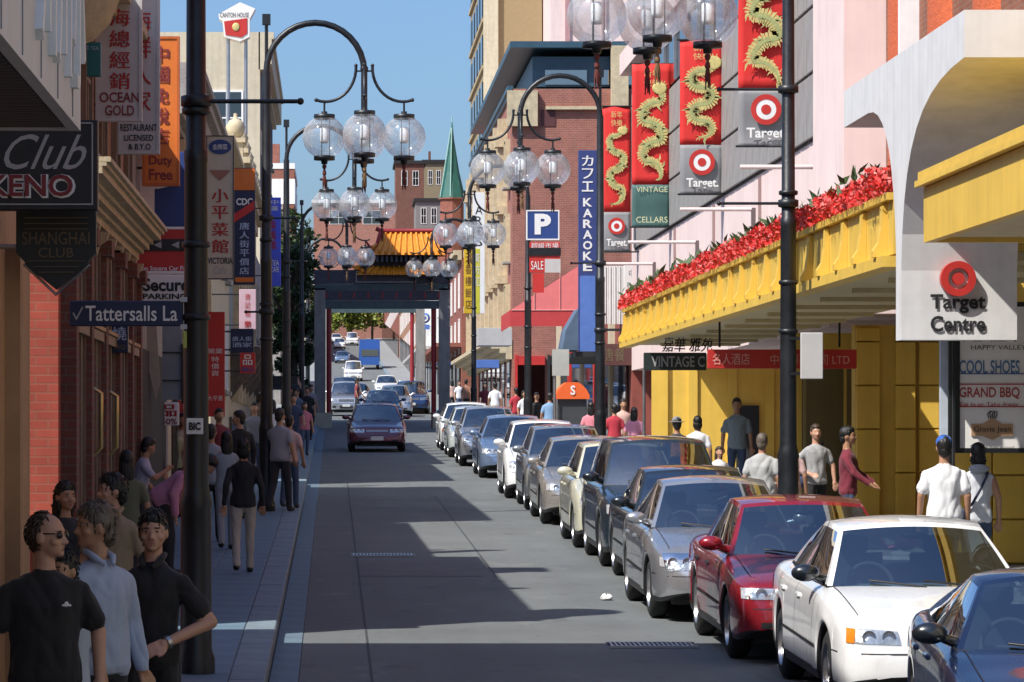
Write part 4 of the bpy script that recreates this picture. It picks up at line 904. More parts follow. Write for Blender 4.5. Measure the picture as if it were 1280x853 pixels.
# ---- right side
whited = mat('target_white', (.78, .77, .76), .55)
def bullseye(mb_red, mb_w, cx, cz, y, r):
    disc(mb_red, cx, cz, y, r*.66, r, d=.012); disc(mb_w, cx, cz, y, .0001, r, d=.006); disc(mb_red, cx, cz, y, .0001, r*.33, d=.012)
def dragon(t, x0, x1, z0, z1, y, ph):
    mb = MB(); mg = MB(); n = 70; w = (x1-x0)*.30; cx = (x0+x1)/2; h = z1-z0
    P = []
    for k in range(n+1):
        f = k/n; P.append((cx + w*math.sin(f*math.pi*4.6 + ph)*(1-.15*f), z1 - f*h + .03*h*math.cos(f*math.pi*9.2 + ph)))
    for k in range(n):
        f = k/n; a, b = Vector(P[k]), Vector(P[k+1]); d = (b-a).normalized(); nn = Vector((-d.y, d.x)); wd_ = (x1-x0)*(.075 + .075*math.sin(math.pi*min(1, f*1.1))**.7)*(1 if f < .85 else (1-f)/.15+.15)
        mb.add([(a.x-nn.x*wd_, y-.008, a.y-nn.y*wd_), (a.x+nn.x*wd_, y-.008, a.y+nn.y*wd_), (b.x+nn.x*wd_, y-.008, b.y+nn.y*wd_), (b.x-nn.x*wd_, y-.008, b.y-nn.y*wd_)], [(0, 1, 2, 3)])
        w2 = wd_*.34; mg.add([(a.x-nn.x*w2, y-.012, a.y-nn.y*w2), (a.x+nn.x*w2, y-.012, a.y+nn.y*w2), (b.x+nn.x*w2, y-.012, b.y+nn.y*w2), (b.x-nn.x*w2, y-.012, b.y-nn.y*w2)], [(0, 1, 2, 3)])
        if k % 2 == 0:
            for s_ in (-1, 1): mb.add([(a.x+s_*nn.x*wd_*.9, y-.007, a.y+s_*nn.y*wd_*.9), (b.x+s_*nn.x*wd_*.9, y-.007, b.y+s_*nn.y*wd_*.9), (b.x+s_*nn.x*wd_*1.28, y-.007, b.y+s_*nn.y*wd_*1.28)], [(0, 1, 2)])
        if k in (16, 17, 30, 31, 44, 45, 58):
            for q in range(3):
                s_ = 1 if k % 2 else -1; e = Vector((a.x + s_*(x1-x0)*(.2+.05*q), a.y - (.03 + .025*q)*h*.5 + .02*h))
                mg.add([(a.x, y-.01, a.y+.02), (e.x, y-.01, e.y), (a.x, y-.01, a.y-.03)], [(0, 1, 2)])
    r3 = random.Random(int(ph*100))
    for k in range(46):      # whiskers, flames and cloud strokes round the body
        c = P[r3.randrange(n)]; a = r3.uniform(0, 6.28); L_ = (x1-x0)*r3.uniform(.08, .22); e = (min(max(c[0]+math.cos(a)*L_*1.6, x0), x1), c[1]+math.sin(a)*L_*1.3); m_ = ((c[0]+e[0])/2 + L_*.25*math.sin(a), (c[1]+e[1])/2 - L_*.25*math.cos(a)); q = L_*.24
        (mb if r3.random() < .75 else mg).add([(c[0]-q, y-.006, c[1]), (c[0]+q, y-.006, c[1]), (m_[0]+q*.6, y-.006, m_[1]), (e[0], y-.006, e[1]), (m_[0]-q*.6, y-.006, m_[1])], [(0, 1, 2, 3, 4)])
    hd = P[0]; mb.ell((hd[0], y-.012, hd[1]), ((x1-x0)*.21, .008, (x1-x0)*.17), 10, 6)
    for k in range(6):
        a = rng.uniform(.2, 2.9); mb.add([(hd[0]-.05, y-.014, hd[1]), (hd[0]+.05, y-.014, hd[1]), (hd[0]+math.cos(a)*(x1-x0)*.3, y-.014, hd[1]+math.sin(a)*(x1-x0)*.25)], [(0, 1, 2)])
    mb.build('dragon_print', gold, t); mg.build('dragon_scale_print', goldg, t)
def banner(px0, px1, py0, pys, py1, Y, kind, label, ph):
    x0, x1, z1, zs, z0 = wx(px0, Y), wx(px1, Y), wz(py0, Y), wz(pys, Y), wz(py1, Y)
    t = thing('banner', label, 'banner', ((x0+x1)/2, Y, z0), group='red dragon banners on the retail building')
    def cloth(a, b, za, zb, nm, m):
        mb = MB(); mb.grid(lambda u, v: (a + u*(b-a), Y + .03*math.sin(v*5+ph) + .02*math.sin(u*6+ph), za + v*(zb-za)), 8, 14); o = mb.build(nm, m, t)
        sm_ = o.modifiers.new('thickness', 'SOLIDIFY'); sm_.thickness = .01; return o
    cloth(x0, x1, zs, z1, 'cloth', redban); cloth(x0, x1, z0, zs-.01, 'lower_cloth', greyban if kind == 'T' else greenban)
    yb = Y - .065
    dragon(t, x0+.04, x1-.04, zs+.12, z1 - (z1-zs)*.22, yb, ph)
    text('新年\n快樂', x0+(x1-x0)*.3, z1-(z1-zs)*.2, x0+(x1-x0)*.7, z1-(z1-zs)*.04, yb, gold, t)
    if kind == 'T':
        r, w = MB(), MB(); hh = zs-z0; bullseye(r, w, (x0+x1)/2, zs - hh*.36, yb, min(.30*(x1-x0), .27*hh)); w.build('ring_white', whited, t); r.build('ring_red', redpaint, t)
        text('Target.', x0+(x1-x0)*.14, z0+hh*.09, x1-(x1-x0)*.12, z0+hh*.32, yb, inkw, t, bold=.02)
    else:
        hh = zs-z0; text('VINTAGE', x0+.1, z0+hh*.82, x1-.1, z0+hh*.95, yb, mat('ink_cream', (.6, .6, .35), .6), t); text('CELLARS', x0+.1, z0+hh*.1, x1-.1, z0+hh*.24, yb, mat('ink_cream', (.6, .6, .35), .6), t)
    mb = MB()
    for z in (z1, z0): mb.tube([(x0-.05, Y+.02, z), (FR, Y+.02, z)], .022, 8)
    mb.build('banner_pole', blackm, t)
banner(923, 991, -70, 112, 183, 66, 'T', 'nearest red dragon banner, cut by the top edge', .3)
banner(850, 904, 50, 181, 243, 77, 'T', 'red dragon banner second from the nearest, with grey bullseye foot', 1.6)
banner(790, 839, 80, 231, 284, 89, 'V', 'red dragon banner with dark green foot', .8)
banner(753, 788, 133, 265, 315, 98.5, 'T', 'farthest red dragon banner, beside the blue karaoke sign', 2.2)
# wall mounted light bars
for i, (pa, pb, py, Y) in enumerate(((925, 1035, 209, 61.2), (850, 941, 262, 71.5), (785, 872, 303, 82.5), (752, 818, 330, 93.5))):
    t = thing('wall_bar', ['nearest', 'second', 'third', 'farthest'][i] + ' white steel bar jutting from the pink wall below the banners', 'bar', (wx(pb, Y), Y, wz(py, Y)), group='white bars on the pink wall')
    mb = MB(); mb.tube([(wx(pa, Y), Y, wz(py, Y)), (FR+.01, Y, wz(py, Y))], .04, 8); mb.build('rod', mat('bar_pink_white', (.7, .58, .55), .5), t)
    mb = MB(); mb.box(FR-.08, FR-.002, Y-.06, Y+.06, wz(py+26, Y), wz(py-2, Y)); mb.build('plate', mat('bar_plate', (.12, .09, .09), .6), t)
# sign letters on the vault
cx, cz, yv = wx(1196, 37.1), wz(349, 37.1), 37.09
r_, w_ = MB(), MB()
rr = .185
for a0, a1, m_ in ((.6*rr, rr, r_), (0, .34*rr, r_)):
    m_.lathe([(a0, 0), (a1, 0), (a1, .10), (a0, .10), (a0, 0)] if a0 else [(0, 0), (a1, 0), (a1, .10)], (cx, yv-.10, cz), 36, axis='y', smooth=False)
r_.build('bullseye', redpaint, vt)
w_.lathe([(0, 0), (.6*rr, 0), (.6*rr, .02)], (cx, yv-.03, cz), 30, axis='y', smooth=False); w_.build('bullseye_white', whited, vt)
text('Target', wx(1163, yv), wz(392, yv), wx(1232, yv), wz(368, yv), yv, inkb, vt, bold=.03, d=.006); text('Centre', wx(1163, yv), wz(415, yv), wx(1232, yv), wz(395, yv), yv, inkb, vt, bold=.03, d=.006)
# shopping centre directory
DY = 38.7
t = sign('directory_sign', 'white shopping centre directory board with black frame by the yellow wall', 1194, 378, 1292, 566, DY, whitel, [
    ('Centre', -.25, .04, .75, .14, inkb, BO), ('PLAZA', .1, .2, .78, .26, inkb), ('HAPPY VALLEY', .2, .285, .9, .315, inkb),
    ('COOL SHOES', .05, .385, .82, .475, mat('ink_steel_blue', (.08, .18, .35), .6), BO), ('GRAND BBQ', .05, .565, .82, .645, mat('ink_brick', (.38, .06, .05), .6), BO), ('Eat In or Take Away', .06, .665, .8, .70, inkr),
    ('take the daily ground', .2, .955, .75, .98, inkb)], th=.3, frame=blackm, fw=.05)
X = lambda p: wx(p, DY)
mb = MB()
mb.box(X(1198), X(1288), DY-.015, DY, wz(468, DY), wz(467, DY)); mb.build('rule_blue', inkbl, t)
mb = MB()
for py in (480, 508): mb.box(X(1198), X(1288), DY-.015, DY, wz(py+1.2, DY), wz(py, DY))
mb.build('rule_red', inkr, t)
mb = MB(); mb.prism([(X(a), wz(b, DY)) for a, b in ((1214, 530), (1228, 530), (1240, 523), (1252, 530), (1266, 530), (1266, 545), (1252, 545), (1240, 550), (1228, 545), (1214, 545))], DY-.017, DY); mb.build('badge', mat('badge_tan', (.45, .28, .15), .6), t)
text('Gloria Jean', X(1217), wz(542, DY), X(1263), wz(533, DY), DY-.017, inkb, t)
mb = MB()
for k in range(5): mb.tube([(X(1236+2*k), DY-.01, wz(523, DY)), (X(1234+3*k), DY-.01, wz(518-2*(k % 2), DY)), (X(1238+2*k), DY-.01, wz(514, DY))], .006, 5)
mb.build('steam_mark', inkb, t)
t = thing('steel_post', 'dark steel post standing left of the directory board', 'post', (wx(1190, 38.6), 38.6, zp(38.6)))
mb = MB(); mb.gbox(wx(1186, 38.6), wx(1190, 38.6), 38.6, 38.66, .1, 1.1); mb.gbox(wx(1191.5, 38.6), wx(1193.7, 38.6), 38.6, 38.66, .1, 1.1); mb.build('upright', blackm, t)
mb = MB(); mb.gbox(wx(1176, 38.9), wx(1185, 38.9), 38.9, 39, .1, 1.1); mb.build('pale_panel', mat('pale_blue_panel', (.5, .56, .62), .5), t)
t = sign('hanging_sign', 'dark green VINTAGE CELLARS board hanging under the yellow awning', 805, 441, 883, 463, 67, mat('sign_dark_green', (.022, .033, .03), .5), [('VINTAGE C', .12, .2, .97, .82, inkg, BO)], th=.12)
mb = MB(); mb.tube([(wx(805, 67), 67, wz(463, 67)), (wx(805, 67), 67, zp(67))], .03, 8); mb.build('post', steel, t)
text('嘉華 雅苑', wx(828, 66.9), wz(440, 66.9), wx(892, 66.9), wz(419, 66.9), 66.95, inkb, t, bold=.015, shear=.2, d=.04)
t = sign('hanging_sign', 'long red board with white writing hanging under the yellow awning', 885, 437, 1071, 461, 57, redpaint, [('名人酒店', .03, .2, .28, .8, mat('ink_pink', (.7, .35, .3), .6)), ('中國貿易公司 LTD', .42, .25, .95, .8, mat('ink_pink', (.7, .35, .3), .6))], th=.12)
for p_ in (900, 1050): mb = MB(); mb.tube([(wx(p_, 57), 57.06, 1.45), (wx(p_, 57), 57.06, 1.86)], .02, 6); mb.build('hanger', blackm, t)
t = sign('blank_sign', 'plain grey white board fixed to the nearest right lamp post', 1001, 416, 1029, 474, 43.0, sgrey, [], th=.05)
mb = MB(); mb.box(RX, wx(1029, 43), 43.05, 43.09, wz(425, 43), wz(421, 43)); mb.box(RX, wx(1029, 43), 43.05, 43.09, wz(469, 43), wz(465, 43)); mb.build('strap', blackm, t)
sign('parking_sign', 'square blue P parking sign on the right lamp post', 658, 263, 699, 300, 100.3, bluep, [('P', .25, .12, .75, .82, inkw, dict(bold=.05))], frame=whitel, fw=.03)
t = sign('pole_sign', 'red white and black panels under the square parking sign', 662, 303, 700, 341, 100.3, redpaint, [('超級市場', .05, .02, .95, .2, inkw), ('SALE', .05, .62, .45, .9, inkw)])
mb = MB(); mb.box(wx(660, 100.3), wx(701, 100.3), 100.27, 100.29, wz(320, 100.3), wz(310, 100.3)); mb.build('arrow_band', blackm, t)
mb = MB(); mb.box(wx(681, 100.3), wx(700.5, 100.3), 100.26, 100.3, wz(341, 100.3), wz(324, 100.3)); mb.build('white_panel', sgrey, t)
mb = MB(); mb.box(wx(666, 100.3), wx(680, 100.3), 100.3, 100.36, wz(366, 100.3), wz(341.5, 100.3)); mb.build('red_tail', redpaint, t)
t = sign('karaoke_sign', 'tall blue vertical sign with white letters spelling KARAOKE downward', 723, 188, 746, 442, 104, mat('karaoke_blue', (.035, .055, .19), .5, var=.1), [
    ('カ\nフ\nェ', .2, .02, .8, .21, inkw, BO), ('K\nA\nR\nA\nO\nK\nE', .25, .23, .75, .60, inkw, dict(bold=.03))], bracket=1)
mb = MB(); mb.box(wx(725, 104), wx(744, 104), 103.98, 104, wz(440, 104), wz(345, 104)); mb.build('lower_panel', bluel, t)
sign('restaurant_sign', 'white sign reading RESTAURANT on the ribbed wall past the awning', 780, 331, 818, 402, 103, whitel, [('REST-\nAURANT', .1, .30, .9, .52, mat('ink_green_grey', (.3, .36, .34), .6)), ('中國菜', .15, .08, .85, .22, inkg), ('YUM CHA', .15, .7, .85, .82, gold)])
t = thing('ribbed_awning', 'white ribbed metal blind beside the blue karaoke sign', 'awning', (wx(770, 103), 103.4, wz(402, 103)))
for k in range(9):
    mb = MB(); a = 756 + 3*k; mb.prism([(wx(a, 103), wz(405, 103)), (wx(a+2.4, 103), wz(405, 103)), (wx(a+2.4, 103), wz(332, 103)), (wx(a, 103), wz(332, 103))], 103.3 + .03*(k % 2), 103.4 + .03*(k % 2)); mb.build('slat', whitel, t)
# pink red awning
t = thing('pink_awning', 'large sloping pink red awning over the right hand shop', 'awning', (7.5, 118, wz(410, 118)))
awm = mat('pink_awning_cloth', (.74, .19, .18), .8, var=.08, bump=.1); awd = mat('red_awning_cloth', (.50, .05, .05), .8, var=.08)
Y0, Y1 = 116, 122
mb = MB(); a = (wx(638, Y0), wz(388, Y0)); b = (FR-.05, wz(322, Y0))
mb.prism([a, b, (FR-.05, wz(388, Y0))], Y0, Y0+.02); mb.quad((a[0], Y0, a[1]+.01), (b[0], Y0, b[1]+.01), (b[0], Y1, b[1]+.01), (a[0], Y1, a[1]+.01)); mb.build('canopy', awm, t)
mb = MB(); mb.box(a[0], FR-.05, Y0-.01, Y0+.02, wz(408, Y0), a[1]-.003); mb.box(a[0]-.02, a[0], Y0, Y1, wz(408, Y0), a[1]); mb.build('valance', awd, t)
mb = MB(); mb.tube([(a[0]+.03, Y0-.02, a[1]), (b[0], Y0-.02, a[1])], .015, 6); mb.tube([(wx(668, Y0), Y0-.02, a[1]), (wx(668, Y0), Y0-.02, a[1]+1.0)], .012, 6); mb.tube([(wx(700, Y0), Y0-.02, a[1]), (wx(700, Y0), Y0-.02, a[1]+1.6)], .012, 6); mb.build('seam', mat('pale_pink', (.7, .35, .33), .8), t)
t = thing('blue_awning', 'small blue and white awning below the karaoke sign', 'awning', (wx(712, 110), 110, wz(440, 110)))
mb = MB(); mb.prism([(wx(703, 110), wz(438, 110)), (wx(708, 110), wz(412, 110)), (wx(724, 110), wz(385, 110)), (wx(724, 110), wz(438, 110))], 110, 112.5); mb.build('canopy', mat('blue_white_cloth', (.10, .16, .24), .8, var=.3, vscale=1.2), t)
t = sign('kiosk_sign', 'brown sign board over the shop beside the right lamp post', 745, 430, 790, 457, 101, mat('brown_board', (.09, .03, .025), .6), [('唐餐', .2, .2, .8, .8, inkgold)])
# orange kiosk with domed top
t = thing('kiosk', 'street kiosk with domed orange canopy on the right pavement', 'kiosk', (wx(715, 92), 92, zp(92)))
mb = MB(); X0, X1 = wx(694, 92), wx(737, 92); zc, zt = wz(499, 92), wz(478, 92)
prof = [(X0, zc), (X0+.02, zc+.1), (X0+.1, zc+.25), (X0+.22, zc+.38), (X0+.3, zt), (X1-.3, zt), (X1-.2, zc+.38), (X1-.08, zc+.25), (X1, zc+.1), (X1, zc)]
mb.prism(prof, 92, 93.2, smooth=False); mb.build('canopy', mat('orange_cloth', (.75, .12, .02), .75, var=.08), t)
text('S', wx(713, 92), wz(494, 92), wx(719, 92), wz(482, 92), 91.99, inkw, t, bold=.03)
mb = MB(); mb.gbox(X0+.08, X1-.08, 92.1, 93.1, .14, zc); mb.build('counter', mat('kiosk_dark', (.05, .055, .06), .5), t)
mb = MB()
for x in (X0+.05, X1-.05): mb.tube([(x, 92.02, zp(92)), (x, 92.02, zc)], .025, 8)
mb.build('pole', steel, t)
t = thing('sign_pole', 'slim pale grey pole with blank sign panel beside the kiosk', 'pole', (wx(693, 90), 90, zp(90)))
mb = MB(); mb.tube([(wx(693, 90), 90, zp(90)), (wx(693, 90), 90, wz(437, 90))], .04, 8); mb.build('pole', steel, t)
mb = MB(); mb.box(wx(690, 90), wx(711, 90), 89.9, 89.95, wz(470, 90), wz(437, 90)); mb.build('panel', mat('pale_panel', (.42, .42, .38), .6), t)
sign('vertical_sign', 'yellow vertical sign with brown characters at the right lamp post', 580, 311, 591, 392, 146, mat('yellow_sign', (.70, .45, .02), .5), [('天\n香\n樓\n飯\n店', .15, .05, .85, .95, mat('ink_brown', (.2, .09, .02), .6))])
sign('vertical_sign', 'lime yellow vertical sign narrow beside the yellow one', 593, 311, 600, 392, 147, mat('lime_sign', (.62, .58, .05), .5), [('東\n方\n紅', .1, .05, .9, .6, inkw)])
sign('vertical_sign', 'white vertical sign with black letters before the brick hall', 591, 241, 606, 392, 160, whitel, [('A\nR\nT\nS', .2, .1, .8, .45, inkb)])
sign('shop_box', 'pale grey shop awning box at the foot of brick hall', 598, 410, 640, 432, 150, sgrey, [], th=2.5, cat='awning')
sign('shop_box', 'bright blue small awning at the far right shops', 596, 450, 624, 460, 148, bluel, [], th=1.2, cat='awning')
t = thing('road_sign', 'round blue road sign on a pole seen through the gate', 'road sign', (wx(531, 200), 200, zp(200)))
mb = MB(); mb.tube([(wx(531, 200), 200, zp(200)), (wx(531, 200), 200, wz(405, 200))], .05, 8); mb.build('pole', steel, t)
mb = MB(); mb.lathe([(0, -.02), (.3, -.02), (.3, .02), (0, .02)], (wx(531, 200), 199.9, wz(398, 200)), 20, axis='y'); mb.box(wx(525, 200), wx(537, 200), 199.87, 199.92, wz(412, 200), wz(406, 200)); mb.build('disc', bluel, t)
mb = MB(); disc(mb, wx(531, 200), wz(398, 200), 199.86, .1, .18); mb.build('mark', inkw, t)

# ------------------------------------------------------------------ garland along the awning edge
gr = thing('garland', 'long red tinsel garland with green leaves lying along the awning edge', 'garland', (AX, Y0a, AZ+.8))
gm1 = mat('garland_red', (.70, .028, .02), .5, var=.35, vscale=9); gm2 = mat('garland_pink', (.80, .13, .11), .5, var=.4, vscale=9); gl = mat('garland_leaf', (.06, .11, .03), .6, var=.4, vscale=5)
mb = MB(); ml = MB()
rg = random.Random(3)
for k in range(15000):
    y = rg.uniform(Y0a, Y1a+.3); u = rg.random(); a = rg.uniform(-.4, math.pi*1.05)
    lump = .78 + .22*math.sin(y*3.1) * math.sin(y*1.3+1); R_ = (.26*lump)*math.sqrt(u)
    c = Vector((AX + .02 - math.cos(a)*R_*.85, y, AZ + .80 + math.sin(a)*R_*1.2 + .06))
    s_ = rg.uniform(.018, .055); d1 = Vector((rg.uniform(-1, 1), rg.uniform(-1, 1), rg.uniform(-1, 1))).normalized(); d2 = d1.cross(Vector((rg.uniform(-1, 1), rg.uniform(-1, 1), rg.uniform(-1, 1)))).normalized()
    mb.add([c-d1*s_, c+d2*s_*.55, c+d1*s_, c-d2*s_*.55], [(0, 1, 2), (0, 2, 3)], 1 if rg.random() < .3 else 0)
for k in range(420):
    y = rg.uniform(Y0a, Y1a); c = Vector((AX + rg.uniform(-.1, .25), y, AZ + 1.02 + rg.uniform(0, .15))); s_ = rg.uniform(.07, .16)
    d1 = Vector((rg.uniform(-.8, .8), rg.uniform(-.8, .8), rg.uniform(.3, 1))).normalized(); d2 = d1.cross(Vector((rg.uniform(-1, 1), rg.uniform(-1, 1), .2))).normalized()
    ml.add([c-d1*s_*.6, c+d2*s_*.3, c+d1*s_, c-d2*s_*.3], [(0, 1, 2), (0, 2, 3)])
mb.build('flowers', [gm1, gm2], gr); ml.build('leaves', gl, gr)

# ------------------------------------------------------------------ trees
bark = mat('bark', (.07, .05, .035), .9, var=.3, bump=.4)
def tree(name, label, X, Y, h, rx, rz_, zc, nleaf, ls, c1, c2, seed):
    t = thing(name, label, 'tree', (X, Y, zr(Y))); r2 = random.Random(seed)
    mb = MB(); mb.tube([(X, Y, zr(Y)-.2), (X+.05, Y, zr(Y)+h*.3), (X-.05, Y, zr(Y)+h*.7)], [h*.022, h*.017, h*.008], 9)
    for k in range(9):
        a = r2.uniform(0, 6.28); z = zr(Y) + h*r2.uniform(.35, .68)
        mb.tube([(X, Y, z), (X+math.cos(a)*rx*.4, Y+math.sin(a)*rx*.4, z+rz_*.25), (X+math.cos(a)*rx*.8, Y+math.sin(a)*rx*.8, z+rz_*.5)], [h*.009, h*.006, h*.002], 6)
    mb.build('trunk', bark, t)
    cl = [(X + r2.gauss(0, .42)*rx, Y + r2.gauss(0, .42)*rx, zc + r2.uniform(-.9, .95)*rz_, r2.uniform(.22, .42)*rx) for _ in range(38)]
    mb = MB()
    for k in range(nleaf):
        c = cl[r2.randrange(len(cl))]; d = Vector((r2.gauss(0, 1), r2.gauss(0, 1), r2.gauss(0, 1))).normalized()*c[3]*r2.random()**.4
        p = Vector(c[:3]) + d; s_ = ls*r2.uniform(.6, 1.3)
        d1 = Vector((r2.uniform(-1, 1), r2.uniform(-1, 1), r2.uniform(-.8, .5))).normalized(); d2 = d1.cross(Vector((r2.uniform(-1, 1), r2.uniform(-1, 1), r2.uniform(-1, 1)))).normalized()
        mb.add([p-d1*s_, p+d2*s_*.5, p+d1*s_, p-d2*s_*.5], [(0, 1, 2), (0, 2, 3)], 0 if r2.random() < .6 else 1)
    mb.build('crown', [mat(name+'_leaf', c1, .5, var=.3, vscale=1), mat(name+'_leaf2', c2, .5, var=.3, vscale=1)], t)
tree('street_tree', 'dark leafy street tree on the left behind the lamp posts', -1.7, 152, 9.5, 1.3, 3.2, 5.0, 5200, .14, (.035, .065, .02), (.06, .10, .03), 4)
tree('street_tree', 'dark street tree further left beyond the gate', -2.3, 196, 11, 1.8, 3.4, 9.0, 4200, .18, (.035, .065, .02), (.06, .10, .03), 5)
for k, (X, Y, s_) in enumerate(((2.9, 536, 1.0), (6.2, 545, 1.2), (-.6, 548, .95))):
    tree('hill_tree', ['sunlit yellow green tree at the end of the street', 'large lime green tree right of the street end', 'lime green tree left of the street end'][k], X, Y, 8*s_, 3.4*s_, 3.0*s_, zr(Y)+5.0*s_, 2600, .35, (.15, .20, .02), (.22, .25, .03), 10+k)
# ------------------------------------------------------------------ cars
carglass = glass_mat('car_glass', (.38, .46, .48), .27, .015)
trimb = mat('car_trim', (.016, .016, .018), .5, var=.2); intm = mat('car_interior', (.06, .06, .065), .8, var=.2); seatm = mat('car_seat', (.09, .095, .105), .9, var=.2)
tyrem = mat('tyre', (.018, .018, .019), .8, var=.2); rimm = mat('alloy', (.50, .50, .51), .3, metal=.85, var=.1); lampm = mat('headlamp', (.78, .80, .82), .12, metal=.55, var=.25, vscale=14, bump=.5, bscale=30)
amber = mat('amber_lens', (.75, .22, .015), .2, var=.2); redl = mat('tail_red', (.4, .01, .01), .2); platem = mat('plate', (.6, .6, .58), .5)
lensm = glass_mat('lamp_lens', (.85, .88, .9), .12, .02)
def paint(n, c, metal=0.0, rough=.28): return mat('paint_'+n, c, rough, metal=metal, var=.05, vscale=2, coat=1.0)
def cv(pts):
    xs = np.array([p[0] for p in pts], float); ys = np.array([p[1] for p in pts], float)
    h = np.diff(xs); d = np.diff(ys)/h; m = np.zeros_like(xs); m[0], m[-1] = d[0], d[-1]
    for i in range(1, len(xs)-1):
        if d[i-1]*d[i] > 0: w1, w2 = 2*h[i]+h[i-1], h[i]+2*h[i-1]; m[i] = (w1+w2)/(w1/d[i-1]+w2/d[i])
    def f(x):
        x = min(max(x, xs[0]), xs[-1]); i = min(int(np.searchsorted(xs, x, side='right'))-1, len(xs)-2); i = max(i, 0)
        t = (x-xs[i])/h[i]
        return float((2*t**3-3*t*t+1)*ys[i] + (t**3-2*t*t+t)*h[i]*m[i] + (-2*t**3+3*t*t)*ys[i+1] + (t**3-t*t)*h[i]*m[i+1])
    return f
lerp = lambda a, b, t: a + (b-a)*t
